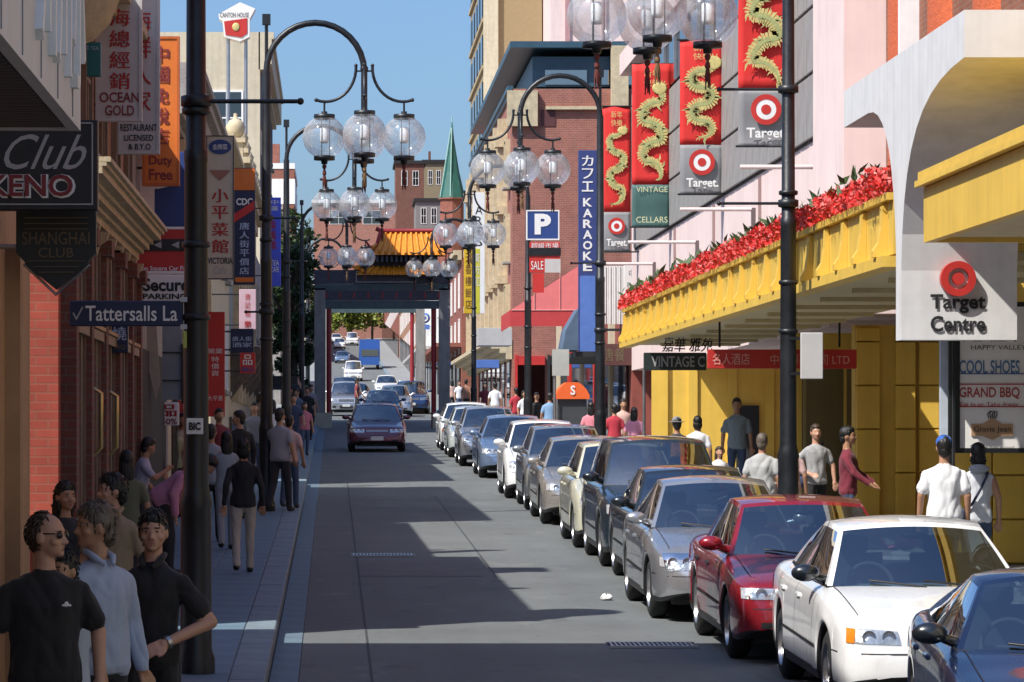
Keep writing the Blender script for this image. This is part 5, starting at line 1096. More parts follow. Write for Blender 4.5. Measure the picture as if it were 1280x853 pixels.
CT = {
 'sedan': dict(L=4.65, W=.89, top=[(0,.50),(.03,.55),(.07,.64),(.13,.70),(.25,.745),(.6,.815),(1.2,.905),(1.45,.925),(3.6,.965),(4.0,.985),(4.45,.955),(4.58,.88),(4.63,.72),(4.65,.55)],
     w=[(0,.60),(.03,.69),(.08,.76),(.16,.81),(.35,.85),(.8,.875),(1.5,.89),(3.2,.89),(4.1,.86),(4.45,.80),(4.6,.7),(4.65,.6)], yw=(.86, 3.56), R=.315, A=(1.13,.905), B=(1.92,1.36), C=(3.05,1.36), D=(3.82,.985), wr=.57, roof=.05,
     hl=((.40,.565),(.74,.575),(.72,.685),(.42,.665)), ind=((.745,.575),(.795,.58),(.785,.685),(.73,.68)), grille=(.0,.33,.585,.655), low=(.45,.27,.38)),
 'boxy': dict(L=4.6, W=.875, top=[(0,.50),(.03,.57),(.06,.66),(.11,.715),(.25,.75),(.6,.80),(1.2,.885),(1.45,.91),(3.6,.945),(4.0,.965),(4.45,.95),(4.56,.88),(4.6,.55)],
     w=[(0,.66),(.03,.74),(.08,.79),(.16,.825),(.35,.85),(.8,.865),(1.5,.875),(3.2,.875),(4.1,.855),(4.45,.82),(4.6,.7)], yw=(.84, 3.52), R=.315, A=(1.15,.89), B=(1.88,1.35), C=(3.15,1.36), D=(3.75,.965), wr=.57, roof=.04,
     hl=((.38,.58),(.72,.585),(.73,.68),(.38,.675)), ind=((.73,.585),(.79,.59),(.79,.68),(.735,.68)), grille=(.0,.33,.59,.66), low=(.5,.28,.38)),
 'saloon': dict(L=4.55, W=.865, top=[(0,.48),(.04,.54),(.10,.63),(.2,.70),(.4,.765),(.7,.82),(1.2,.90),(1.45,.92),(3.5,.965),(3.9,.985),(4.35,.95),(4.5,.84),(4.55,.55)],
     w=[(0,.50),(.04,.62),(.10,.71),(.2,.775),(.4,.82),(.8,.85),(1.5,.865),(3.2,.865),(4.0,.84),(4.35,.78),(4.55,.62)], yw=(.84, 3.5), R=.315, A=(1.15,.90), B=(1.95,1.37), C=(2.95,1.37), D=(3.75,.985), wr=.55, roof=.05,
     hl=((.40,.55),(.70,.53),(.73,.70),(.46,.70)), ind=((.715,.57),(.76,.58),(.76,.67),(.73,.67)), grille=(.0,.27,.56,.68), low=(.35,.26,.34)),
 'hatch': dict(L=4.1, W=.84, top=[(0,.52),(.04,.60),(.09,.69),(.18,.76),(.4,.83),(.8,.92),(1.05,.97),(1.3,.99),(3.2,1.02),(3.8,1.03),(4.0,.98),(4.08,.8),(4.1,.5)],
     w=[(0,.56),(.04,.66),(.09,.73),(.18,.78),(.4,.815),(.8,.835),(1.5,.84),(3.0,.84),(3.7,.81),(4.0,.74),(4.1,.64)], yw=(.76, 3.25), R=.305, A=(.98,.965), B=(1.75,1.45), C=(3.45,1.44), D=(3.92,1.03), wr=.56, roof=.05,
     hl=((.38,.60),(.68,.61),(.70,.74),(.44,.715)), ind=((.69,.615),(.745,.62),(.745,.73),(.705,.735)), grille=(.0,.30,.63,.70), low=(.42,.30,.42)),
 'suv': dict(L=4.5, W=.895, top=[(0,.60),(.03,.70),(.07,.80),(.13,.87),(.3,.93),(.7,.98),(1.2,1.03),(1.4,1.05),(3.6,1.08),(4.2,1.09),(4.42,1.02),(4.48,.8),(4.5,.6)],
     w=[(0,.66),(.03,.74),(.08,.80),(.16,.84),(.35,.87),(.8,.89),(1.5,.895),(3.2,.895),(4.1,.875),(4.42,.82),(4.5,.74)], yw=(.84, 3.45), R=.35, A=(1.10,1.025), B=(1.75,1.60), C=(3.95,1.60), D=(4.3,1.09), wr=.62, roof=.05,
     hl=((.42,.70),(.76,.71),(.77,.84),(.42,.82)), ind=((.77,.715),(.82,.72),(.82,.83),(.78,.835)), grille=(.0,.36,.70,.82), low=(.55,.36,.50)),
 'coupe': dict(L=4.4, W=.87, top=[(0,.44),(.04,.50),(.10,.58),(.2,.65),(.5,.75),(.9,.82),(1.25,.885),(1.5,.91),(3.3,.97),(3.8,.99),(4.2,.95),(4.35,.82),(4.4,.5)],
     w=[(0,.50),(.04,.62),(.10,.71),(.2,.775),(.4,.82),(.8,.85),(1.5,.87),(3.2,.87),(3.9,.835),(4.2,.77),(4.4,.6)], yw=(.84, 3.38), R=.315, A=(1.18,.885), B=(1.98,1.29), C=(2.75,1.29), D=(3.75,.99), wr=.52, roof=.06,
     hl=((.40,.52),(.70,.52),(.72,.63),(.46,.62)), ind=((.72,.53),(.76,.54),(.76,.62),(.73,.62)), grille=(.0,.25,.52,.58), low=(.4,.24,.33)),
 'van': dict(L=4.7, W=.9, top=[(0,.62),(.03,.75),(.06,.88),(.12,.98),(.3,1.08),(.5,1.14),(.8,1.18),(4.4,1.22),(4.65,1.2),(4.68,.9),(4.7,.6)],
     w=[(0,.72),(.03,.80),(.1,.85),(.3,.88),(.8,.9),(4.2,.9),(4.6,.86),(4.7,.8)], yw=(.8, 3.6), R=.33, A=(.28,1.08), B=(.95,1.88), C=(4.3,1.90), D=(4.6,1.22), wr=.68, roof=.06,
     hl=((.48,.72),(.78,.72),(.78,.86),(.48,.86)), ind=((.79,.72),(.84,.73),(.84,.86),(.79,.86)), grille=(.0,.42,.74,.84), low=(.5,.34,.46)),
}
_wheel = {}
def wheel_mesh(r):
    if r in _wheel: return _wheel[r]
    w = .1
    t = MB(); t.lathe([(r*.64, -w), (r*.82, -w*1.02), (r*.96, -w*.8), (r, -w*.4), (r, w*.4), (r*.96, w*.8), (r*.82, w*1.02), (r*.64, w)], (0, 0, 0), 30, axis='x')
    g = MB(); g.lathe([(r*.66, -w), (r*.64, -w*.8), (r*.58, -w*.55), (r*.58, w*.6)], (0, 0, 0), 30, axis='x'); g.lathe([(0, -w*.85), (r*.16, -w*.82), (r*.17, -w*.5)], (0, 0, 0), 16, axis='x')
    for k in range(7):
        a = 2*math.pi*k/7; c, s = math.cos(a), math.sin(a)
        g.add([(-w*.8, r*.1*c-r*.05*s, r*.1*s+r*.05*c), (-w*.8, r*.1*c+r*.05*s, r*.1*s-r*.05*c), (-w*.72, r*.6*c+r*.075*s, r*.6*s-r*.075*c), (-w*.72, r*.6*c-r*.075*s, r*.6*s+r*.075*c)], [(0, 1, 2, 3)])
    g.lathe([(0, 0.0), (r*.56, 0.0)], (0, 0, 0), 20, axis='x', mi=1)
    a, b = t.mesh('tyre'), g.mesh('rim'); a.materials.append(tyrem); b.materials.append(rimm); b.materials.append(trimb); _wheel[r] = (a, b); return _wheel[r]
def build_car(kind):
    sp = CT[kind]; L, W = sp['L'], sp['W']; top, wf = cv(sp['top']), cv(sp['w']); yw1, yw2 = sp['yw']; Rw = sp['R']; arch = Rw + .055
    def bot(y):
        b = .21 + .10*max(0, 1-y/.25)**2 + .10*max(0, 1-(L-y)/.3)**2
        for yw in (yw1, yw2):
            if abs(y-yw) < arch: b = max(b, Rw - .015 + math.sqrt(max(0, arch**2-(y-yw)**2)))
        return b
    ys = set(np.round(np.linspace(0, L, 90), 4)) | {0, .015, .03, .05, .07, .09, .11, .14, .17, L-.02, L-.05, L-.1}
    for yw in (yw1, yw2):
        for k in range(33): ys.add(round(yw - arch*math.cos(math.pi*k/32), 4))
        ys |= {yw-arch-.004, yw+arch+.004}
    ys = sorted(ys); yA, zA = sp['A']; yB, zB = sp['B']; yC, zC = sp['C']; yD, zD = sp['D']
    def sec(y):
        h, w, b = top(y), wf(y), bot(y); c = .035*min(1, y/.4)*min(1, (L-y)/.3)
        m = h-.12 if h-.12 > b+.03 else b+.03
        if m > h-.05: h = max(h, m+.05)
        F = lambda f: b + (m-b)*f
        return [(0, h+c), (.3*w, h+.9*c), (.58*w, h+.6*c), (.76*w, h+.22*c), (.83*w, h), (.885*w, h-.012), (.93*w, h-.035), (.962*w, h-.072), (.982*w, h-.12 if m == h-.12 else m), (.995*w, F(.75)), (w, F(.5)), (.998*w, F(.3)), (.985*w, F(.12)), (.965*w, b), (.80*w, b+.015), (.6*w, b+.02)]
    S = [sec(y) for y in ys]; n = len(S[0]); root = thing('car', '', 'car')
    body = MB(); prev = None
    vid = {}
    V = []; Fc = []; MI = []
    for i, y in enumerate(ys):
        row = []
        for k in range(n-1, 0, -1): V.append((-S[i][k][0], y, S[i][k][1])); row.append(len(V)-1)
        for k in range(n): V.append((S[i][k][0], y, S[i][k][1])); row.append(len(V)-1)
        if prev:
            ym = (y + ys[i-1])/2
            for k in range(len(row)-1):
                kk = abs(k + .5 - (n-1))
                if yA+.22 < ym < yD-.12 and kk < 4: continue
                Fc.append((prev[k], prev[k+1], row[k+1], row[k])); MI.append(1 if kk > n-4 else 0)
        else: Fc.append(tuple(row)); MI.append(0)
        prev = row
    Fc.append(tuple(reversed(prev))); MI.append(0)
    body.add(V, Fc, 0, True); body.mi = MI[:]
    bvh = BVHTree.FromPolygons([Vector(v) for v in V], Fc)
    body.sm[-1] = False
    wb = .875*W*(wf(yA+.3)/W); wr = sp['wr']; kA, kB = .24, .15
    kx = lambda v: lerp(kA, kB, v); zc = sp['roof']
    def Sw(u, v): return (u*lerp(wb, wr, v), lerp(yA, yB, v) + kx(v)*u*u - .025*math.sin(math.pi*v), lerp(zA, zB, v) + zc*(1-u*u)*v + .01*math.sin(math.pi*v))
    def Sr(u, v): return (u*lerp(wb*.97, wr, v), lerp(yD, yC, v) - lerp(.18, .12, v)*u*u + .02*math.sin(math.pi*v), lerp(zD, zC, v) + zc*(1-u*u)*v + .012*math.sin(math.pi*v))
    def St(sg):
        def f(s, v):
            a, b = Sw(1, v), Sr(1, v); bu = 4*s*(1-s)
            return (sg*(lerp(a[0], b[0], s) + .025*bu), lerp(a[1], b[1], s), lerp(a[2], b[2], s) + .03*bu*v)
        return f
    def Rf(u, s): 
        a, b = Sw(u, 1), Sr(u, 1); bu = 4*s*(1-s); return (lerp(a[0], b[0], s) + u*.025*bu, lerp(a[1], b[1], s), lerp(a[2], b[2], s) + .03*bu)
    def patch(Pf, us, vs, hole, trim=None, flip=False):
        for i in range(len(us)-1):
            for j in range(len(vs)-1):
                um, vm_ = (us[i]+us[i+1])/2, (vs[j]+vs[j+1])/2; q = [Pf(us[i], vs[j]), Pf(us[i+1], vs[j]), Pf(us[i+1], vs[j+1]), Pf(us[i], vs[j+1])]
                h = hole(um, vm_) if hole else None
                if h is not None: h.add(q, [(0, 1, 2, 3)], 0, True)
                else: body.add(q, [(0, 1, 2, 3)], 1 if trim and trim(um, vm_) else 0, True)
    lin_ = lambda a, b, n_: [a + (b-a)*i/n_ for i in range(n_+1)]
    wsc, rw = MB(), MB(); sw = {(-1, 0): MB(), (-1, 1): MB(), (1, 0): MB(), (1, 1): MB()}
    us = [-1] + lin_(-.95, .95, 14) + [1]; vs = [0, .05] + lin_(.05, .93, 8)[1:] + [1]
    patch(Sw, us, vs, lambda u, v: wsc if abs(u) < .95 and .05 < v < .93 else None, lambda u, v: v < .05)
    patch(Sr, us, vs, lambda u, v: rw if abs(u) < .9 and .08 < v < .93 else None)
    ss = [0, .045] + lin_(.045, .46, 6)[1:] + [.49, .50] + lin_(.50, .90, 6)[1:] + [1]; vv = [0, .06] + lin_(.06, .90, 5)[1:] + [1]
    for sg in (-1, 1):
        patch(St(sg), ss, vv, lambda s, v: (sw[(sg, 0)] if .045 < s < .46 else sw[(sg, 1)] if .50 < s < .90 else None) if .06 < v < .90 else None, lambda s, v: .46 < s < .50 or v < .06)
    patch(Rf, lin_(-1, 1, 12), lin_(0, 1, 10), None)
    # merge seams so shading runs smoothly
    me_b = body.build('body', [paint('white', (.8, .8, .79)), trimb], root, local=True)
    bm = bmesh.new(); bm.from_mesh(me_b.data); bmesh.ops.remove_doubles(bm, verts=bm.verts[:], dist=.0005); bmesh.ops.recalc_face_normals(bm, faces=bm.faces[:]); bm.to_mesh(me_b.data); bm.free()
    me_b.data.set_sharp_from_angle(angle=R(42))
    for nm, m_ in (('windscreen', wsc), ('rear_window', rw), ('side_window', sw[(-1, 0)]), ('side_window', sw[(-1, 1)]), ('side_window', sw[(1, 0)]), ('side_window', sw[(1, 1)])):
        o = m_.build(nm, carglass, root, local=True); bm = bmesh.new(); bm.from_mesh(o.data); bmesh.ops.remove_doubles(bm, verts=bm.verts[:], dist=.0005); bm.to_mesh(o.data); bm.free()
    # interior
    mb = MB(); mb.box(-.70, .70, yA+.1, yD-.05, .40, .45); mb.box(-.72, .72, yA+.12, yA+.62, .62, zA-.03); mb.box(-.36, -.2, yA+.1, yA+.5, zA-.03, zA+.02)
    for s_ in (-1, 1): mb.box(s_*.71, s_*.74, yA+.2, yD-.15, .45, zA)
    mb.box(-.62, .62, .35, L-.35, .17, .42); mb.box(-.7, .7, yD-.35, yD, .45, zD-.04); mb.build('interior', intm, root, local=True)
    dz = zA - .905
    for s_ in (-1, 1):
        mb = MB(); x = s_*.36; mb.box(x-.25, x+.25, yA+.95, yA+1.45, .45+dz, .60+dz, bev=.05); mb.prism([(yA+1.42, .55+dz), (yA+1.56, .55+dz), (yA+1.72, 1.10+dz), (yA+1.62, 1.12+dz)], x-.24, x+.24, axis='x'); mb.box(x-.13, x+.13, yA+1.64, yA+1.74, 1.11+dz, 1.26+dz, bev=.04); mb.build('seat', seatm, root, local=True)
    mb = MB(); mb.box(-.62, .62, yA+2.1, yA+2.3, .5+dz, 1.02+dz, bev=.06); mb.build('rear_seat', seatm, root, local=True)
    mb = MB(); cx_, cy_, cz_ = -.36, yA+.72, zA+.0
    pts = [(cx_+.185*math.cos(a*math.pi/12), cy_+.185*math.sin(a*math.pi/12)*.35, cz_+.185*math.sin(a*math.pi/12)*.93) for a in range(25)]
    mb.tube(pts, .017, 8, cap=False); mb.tube([pts[0], pts[12]], .016, 6); mb.build('steering_wheel', mat('wheel_grey', (.16, .16, .165), .6), root, local=True)
    mb = MB(); p = Sw(0, .88); mb.ell((0, p[1]+.06, p[2]-.05), (.10, .02, .03), 10, 6); mb.tube([(0, p[1]+.06, p[2]-.03), (0, p[1]+.06, p[2]+.03)], .01, 6); mb.build('rear_view_mirror', trimb, root, local=True)
    # projected details
    def proj(d, a, b, off):
        o, dr = {'f': ((a, -1, b), (0, 1, 0)), 'l': ((-2, a, b), (1, 0, 0)), 'r': ((2, a, b), (-1, 0, 0)), 't': ((a, b, 3), (0, 0, -1))}[d]
        h = bvh.ray_cast(Vector(o), Vector(dr))
        if h[0] is None: return None
        nn = h[1] if h[1].dot(Vector(dr)) < 0 else -h[1]
        return tuple(h[0] + nn*off)
    def decal(mb, d, c, nu=8, nv=4, off=.006, mi=0):
        pts = []
        for j in range(nv+1):
            for i in range(nu+1):
                u, v = i/nu, j/nv; a = lerp(lerp(c[0][0], c[1][0], u), lerp(c[3][0], c[2][0], u), v); b = lerp(lerp(c[0][1], c[1][1], u), lerp(c[3][1], c[2][1], u), v)
                q = proj(d, a, b, off)
                if q is None: return
                pts.append(q)
        mb.add(pts, [(j*(nu+1)+i, j*(nu+1)+i+1, (j+1)*(nu+1)+i+1, (j+1)*(nu+1)+i) for j in range(nv) for i in range(nu)], mi, True)
    def line(mb, d, a, b, w=.004, off=.005, nu=22, mi=0):
        a, b = Vector(a), Vector(b); t_ = (b-a).normalized(); nn = Vector((-t_.y, t_.x))*w
        decal(mb, d, [a-nn, b-nn, b+nn, a+nn], nu, 1, off, mi)
    for s_ in (-1, 1):
        hl = [(s_*x, z) for x, z in sp['hl']]; mb = MB(); decal(mb, 'f', hl, 10, 5, .004); h = mb.build('headlight', lampm, root, local=True)
        mb = MB(); cxl = sum(p[0] for p in hl)/4; czl = sum(p[1] for p in hl)/4
        for f in (-.07, .08):
            q = proj('f', cxl+f, czl, .004)
            if q:
                for r0, r1 in ((.0, .045),): mb.lathe([(0, .006), (.022, .0), (.045, -.008), (.052, -.008)], q, 16, axis='y')
        mb.build('reflector', rimm, h, local=True)
        mb = MB(); decal(mb, 'f', hl, 10, 5, .018); mb.build('lens', lensm, h, local=True)
        mb = MB(); decal(mb, 'f', [(s_*x, z) for x, z in sp['ind']], 5, 4, .008); mb.build('indicator', amber, root, local=True)
        x0_, z0_, z1_ = sp['low']; mb = MB(); decal(mb, 'f', [(s_*(x0_-.05), z0_+.03), (s_*(x0_+.13), z0_+.05), (s_*(x0_+.13), z1_), (s_*(x0_-.05), z1_)], 5, 3, .004); mb.build('fog_lamp_recess', trimb, root, local=True)
        # mirror
        q = Sw(1, .12); mb = MB(); mx_, my, mz = s_*(q[0]+.17), q[1]+.08, q[2]+.06
        mb.ell((mx_, my, mz), (.115, .07, .07), 14, 9); mb.tube([(mx_-s_*.08, my+.03, mz-.03), (s_*(q[0]-.0), my+.06, mz-.06)], [.03, .04], 8); mb.build('mirror', [paint('white', (.8, .8, .79))], root, local=True)
        # handles, gaps, mouldings
        d = 'l' if s_ < 0 else 'r'; ydA = yA+.30; ymid = lerp(Sw(1, .4)[1], Sr(1, .4)[1], .48); yre = min(yw2 - arch*.3, yD-.35); zb = top(2.2)-.14
        for yh in (ymid-.17, yre-.22):
            q = proj(d, yh, zb, .0)
            if q: mb = MB(); mb.box(q[0]-.02, q[0]+.02, yh-.09, yh+.09, zb-.02, zb+.02, bev=.01); mb.build('door_handle', [paint('white', (.8, .8, .79))] if kind not in ('boxy', 'suv') else trimb, root, local=True)
        mb = MB()
        line(mb, d, (ydA, .30), (ydA, .60)); line(mb, d, (ydA, .60), (ydA-.03, top(ydA)-.06)); line(mb, d, (ymid, .27), (ymid, top(ymid)-.04)); line(mb, d, (yre+.1, top(yre)-.05), (yre-.02, .72))
        line(mb, d, (ydA, .29), (yw2-arch-.06, .29)); line(mb, d, (.30, .50), (yw1-arch+.03, .50)); mb.build('panel_gap', trimb, root, local=True)
        mb = MB(); line(mb, d, (yw1+arch+.03, .47), (yw2-arch-.03, .49), .013, .008, 24); mb.build('side_moulding', trimb, root, local=True)
        mb = MB(); decal(mb, d, [(L-.5, .72), (L-.12, .72), (L-.14, .88), (L-.45, .86)], 5, 3, .006)
        if mb.f: mb.build('tail_light', redl, root, local=True)
    g0, g1, gz0, gz1 = sp['grille']
    mb = MB(); decal(mb, 'f', [(-g1, gz0), (g1, gz0), (g1*1.04, gz1), (-g1*1.04, gz1)], 14, 4, .004); gp = mb.build('grille', trimb, root, local=True)
    mb = MB()
    for k in range(3): line(mb, 'f', (-g1*.98, lerp(gz0, gz1, .2+.3*k)), (g1*.98, lerp(gz0, gz1, .2+.3*k)), .005, .012, 10)
    mb.build('bar', rimm, gp, local=True)
    x0_, z0_, z1_ = sp['low']
    mb = MB(); decal(mb, 'f', [(-.32, z0_), (.32, z0_), (.32, z1_), (-.32, z1_)], 10, 3, .003); mb.build('air_intake', trimb, root, local=True)
    mb = MB(); line(mb, 'f', (-.7, sp['top'][0][1]-.0), (.7, sp['top'][0][1]-.0), .004, .003, 18); zb0 = sp['top'][0][1]
    for s_ in (-1, 1): line(mb, 't', (s_*.80*wf(.4), .34), (s_*.93*wb, yA+.22), .004, .006, 44)
    mb.build('bonnet_gap', trimb, root, local=True)
    q = proj('f', 0, zb0-.09, .0) or (0, 0, zb0-.09)
    mb = MB(); mb.box(-.185, .185, q[1]-.016, q[1]+.01, zb0-.15, zb0-.03, bev=.006); mb.build('number_plate', platem, root, local=True)
    for s_ in (-.05, .5):
        mb = MB(); a, b = Sw(s_+.02, .055), Sw(s_-.55, .12); mid = Sw(s_-.28, .085); mb.tube([(a[0], a[1]-.03, a[2]-.0), (mid[0], mid[1]-.025, mid[2]+.01), (b[0], b[1]-.02, b[2]+.012)], .009, 5); mb.build('wiper', trimb, root, local=True)
    tm, rm_ = wheel_mesh(Rw)
    for y in (yw1, yw2):
        for s_ in (-1, 1):
            e = linkmesh('wheel', None, root, (s_*(wf(y)-.125), y, Rw)); e.rotation_euler = (rng.uniform(0, 6), 0, 0 if s_ < 0 else math.pi)
            linkmesh('tyre', tm, e); linkmesh('rim', rm_, e)
    return root
_proto = {}
cars = []
def car(kind, label, Xl, Yf, pm, rz=0, group=None, mirror=None, noind=False, parked=True, flip=False, name='parked_car', scale=1.0):
    """Xl: left flank, Yf: front bumper"""
    sp = CT[kind]; first = kind not in _proto
    if first: _proto[kind] = build_car(kind)
    o = _proto[kind] if first else copy_tree(_proto[kind])
    o.name = name
    W = sp['W']*scale
    o.location = (Xl + W, Yf, zr(Yf) + .002); o.rotation_euler = (SLOPE if not flip else -SLOPE, 0, rz + (math.pi if flip else 0)); o.scale = (scale,)*3
    if flip: o.location = (Xl + W, Yf + sp['L']*scale, zr(Yf + sp['L']*scale))
    tag(o, label, 'car', group)
    for ch in o.children:
        b = ch.name.split('.')[0]
        if b in ('body', 'mirror', 'door_handle') and ch.material_slots:
            if b == 'door_handle' and ch.material_slots[0].material == trimb: continue
            s_ = ch.material_slots[0]; s_.link = 'OBJECT'; s_.material = (mirror or pm) if b == 'mirror' else pm
            if b == 'body': ch.material_slots[1].link = 'OBJECT'; ch.material_slots[1].material = trimb
        if b == 'indicator' and noind: ch.material_slots[0].link = 'OBJECT'; ch.material_slots[0].material = lampm
    return o
G1 = 'cars parked along the right kerb'
silver = paint('silver', (.50, .51, .53), .75); blackg = paint('black', (.012, .016, .022), .2)
car('coupe', 'dark blue car with curved roof at the bottom right corner', 3.68, 20.55, paint('night_blue', (.004, .010, .036), 0), rz=R(-4.2), group=G1, mirror=blackg)
car('sedan', 'white sedan with amber front indicators behind the dark blue car', 3.80, 26.5, paint('white', (.80, .80, .79)), group=G1, mirror=blackg)
car('boxy', 'dark red sedan parked behind the white sedan', 3.57, 31.3, paint('dark_red', (.26, .008, .018), .25), group=G1, noind=True)
car('saloon', 'silver saloon with rounded headlights behind the red sedan', 3.30, 36.3, silver, group=G1, noind=True)
car('boxy', 'dark grey car mostly hidden behind the silver saloon', 3.52, 40.95, paint('charcoal', (.02, .028, .035), .4), group=G1)
car('suv', 'dark blue grey four wheel drive behind the hidden dark car', 3.5, 45.6, paint('slate', (.028, .042, .058), .4), group=G1, noind=True, mirror=blackg)
car('hatch', 'cream hatchback parked behind the dark four wheel drive', 3.46, 50.3, paint('cream', (.62, .60, .46), .2), group=G1, noind=True)
car('sedan', 'beige silver wagon with dark lower bumper behind the cream hatchback', 3.42, 57.6, paint('beige', (.44, .41, .37), .6), group=G1, noind=True)
car('hatch', 'grey hatchback between beige wagon and small white car', 3.46, 63.2, paint('grey', (.30, .32, .34), .6), group=G1)
car('hatch', 'small white hatchback farthest of the near row before the gap', 3.36, 68.5, paint('white', (.80, .80, .79)), group=G1)
car('sedan', 'light metallic blue sedan parked after the gap in the row', 3.34, 80.4, paint('sky_blue', (.20, .28, .42), .55), group=G1, noind=True)
car('hatch', 'pale silver hatchback behind the light blue sedan', 3.22, 89.5, silver, group=G1)
car('boxy', 'greenish white sedan second from the far end of the row', 3.2, 97.5, paint('pale_green', (.55, .60, .58), .3), group=G1)
car('sedan', 'white sedan at the far end of the parked row', 3.2, 105, paint('white', (.80, .80, .79)), group=G1)
car('boxy', 'dark purple red sedan driving toward the viewer in the lane', .45, 103.4, paint('purple', (.11, .012, .04), .35), name='moving_car')
G2 = 'traffic beyond the gate'
car('boxy', 'dark blue car roof behind the purple sedan', 1.3, 150, paint('deep_blue', (.010, .022, .075), .3), name='moving_car', group=G2)
car('suv', 'dark blue four wheel drive beside the right gate pillar', 3.1, 176, paint('royal', (.012, .04, .13), .3), name='parked_car', group=G2)
car('hatch', 'silver white small car beside the dark blue four wheel drive', 2.2, 168, silver, name='moving_car', group=G2)
car('saloon', 'white sedan crossing left of the road beyond the gate', 1.0, 196, paint('white', (.80, .80, .79)), rz=R(14), name='moving_car', group=G2)
car('suv', 'silver pick-up at the left beyond the gate', -.2, 170, silver, name='moving_car', group=G2)
car('suv', 'blue car further left up the hill road', -.1, 212, paint('royal', (.012, .04, .13), .3), name='moving_car', group=G2)
car('hatch', 'white hatchback in mid road beyond the gate', 3.0, 250, paint('white', (.80, .80, .79)), name='moving_car', group=G2, scale=1.08)
car('van', 'white delivery van climbing down the hill road', 1.1, 330, paint('white', (.80, .80, .79)), name='delivery_van', group=G2)
car('boxy', 'blue sedan far up at the left of the hill', .3, 400, paint('sky_blue', (.20, .28, .42), .55), name='moving_car', group=G2)
for k, (X, Y, lb) in enumerate(((.2, 480, 'tiny white car at the top of the hill road'), (2.0, 505, 'tiny white van near the trees at the street end'), (-.2, 520, 'tiny pale car left at the street end'))):
    car('van' if k == 1 else 'hatch', lb, X, Y, paint('white', (.80, .80, .79)), name='parked_car', group=G2)
# blue box truck
t = thing('box_truck', 'blue box truck on the hill road beside the white van', 'truck', (4.0, 372, zr(372)))
bt = paint('truck_blue', (.025, .10, .36), .1)
mb = MB(); mb.gbox(2.9, 5.1, 375, 381, .8, zr(372)+3.3); mb.build('box', bt, t)
mb = MB(); mb.gbox(3.0, 5.0, 372.4, 374.9, .5, zr(372)+2.3); mb.build('cab', bt, t)
mb = MB(); mb.box(3.1, 4.9, 372.36, 372.4, zr(372)+1.45, zr(372)+2.15); mb.build('windscreen', carglass, t)
for x in (3.0, 4.75):
    for y in (373.2, 379.5):
        mb = MB(); mb.lathe([(0, 0), (.42, 0), (.45, .05), (.45, .25), (0, .25)], (x, y, zr(y)+.44), 16, axis='x'); mb.build('wheel', tyrem, t)
# ------------------------------------------------------------------ people
def cloth(n, c, stripe=None):
    k = 'cloth_'+n
    if k in _M: return _M[k]
    m = mat(k, c, .85, var=.10, vscale=6, bump=.55, bscale=7, stretch=(1, 1, .55), sheen=.1)
    return m
def skinm(n, c): return mat('skin_'+n, c, .5, var=.10, vscale=9, bump=.08, bscale=60)
SK = {'light': skinm('light', (.50, .27, .18)), 'tan': skinm('tan', (.42, .22, .13)), 'mid': skinm('mid', (.38, .20, .12))}
hairb = mat('hair_black', (.012, .010, .009), .45, var=.4, vscale=30, bump=.6, bscale=60, stretch=(1, 1, .3)); hairbr = mat('hair_brown', (.06, .035, .02), .5, var=.4, vscale=30, bump=.6, bscale=60, stretch=(1, 1, .3)); hairg = mat('hair_greying', (.13, .10, .075), .5, var=.4, vscale=30, bump=.6, bscale=60, stretch=(1, 1, .3))
shoem = mat('shoe_dark', (.02, .018, .016), .5, var=.3); lipm = mat('lip', (.30, .10, .08), .5); eyew = mat('eye_white', (.30, .27, .25), .5); irism = mat('iris', (.015, .01, .008), .2)
ARM = {  # elbow, wrist for the +x arm (forward is -y)
 'down': ((.235, .03, 1.13), (.255, -.05, .88)), 'fwd': ((.24, -.10, 1.16), (.22, -.30, 1.02)), 'back': ((.235, .13, 1.15), (.25, .12, .89)),
 'waist': ((.34, .02, 1.12), (.14, -.20, 1.01)), 'raise': ((.23, -.16, 1.22), (.10, -.30, 1.36)), 'low': ((.26, .0, 1.14), (.27, -.06, .90)), 'pocket': ((.30, .07, 1.15), (.21, -.06, .93))}
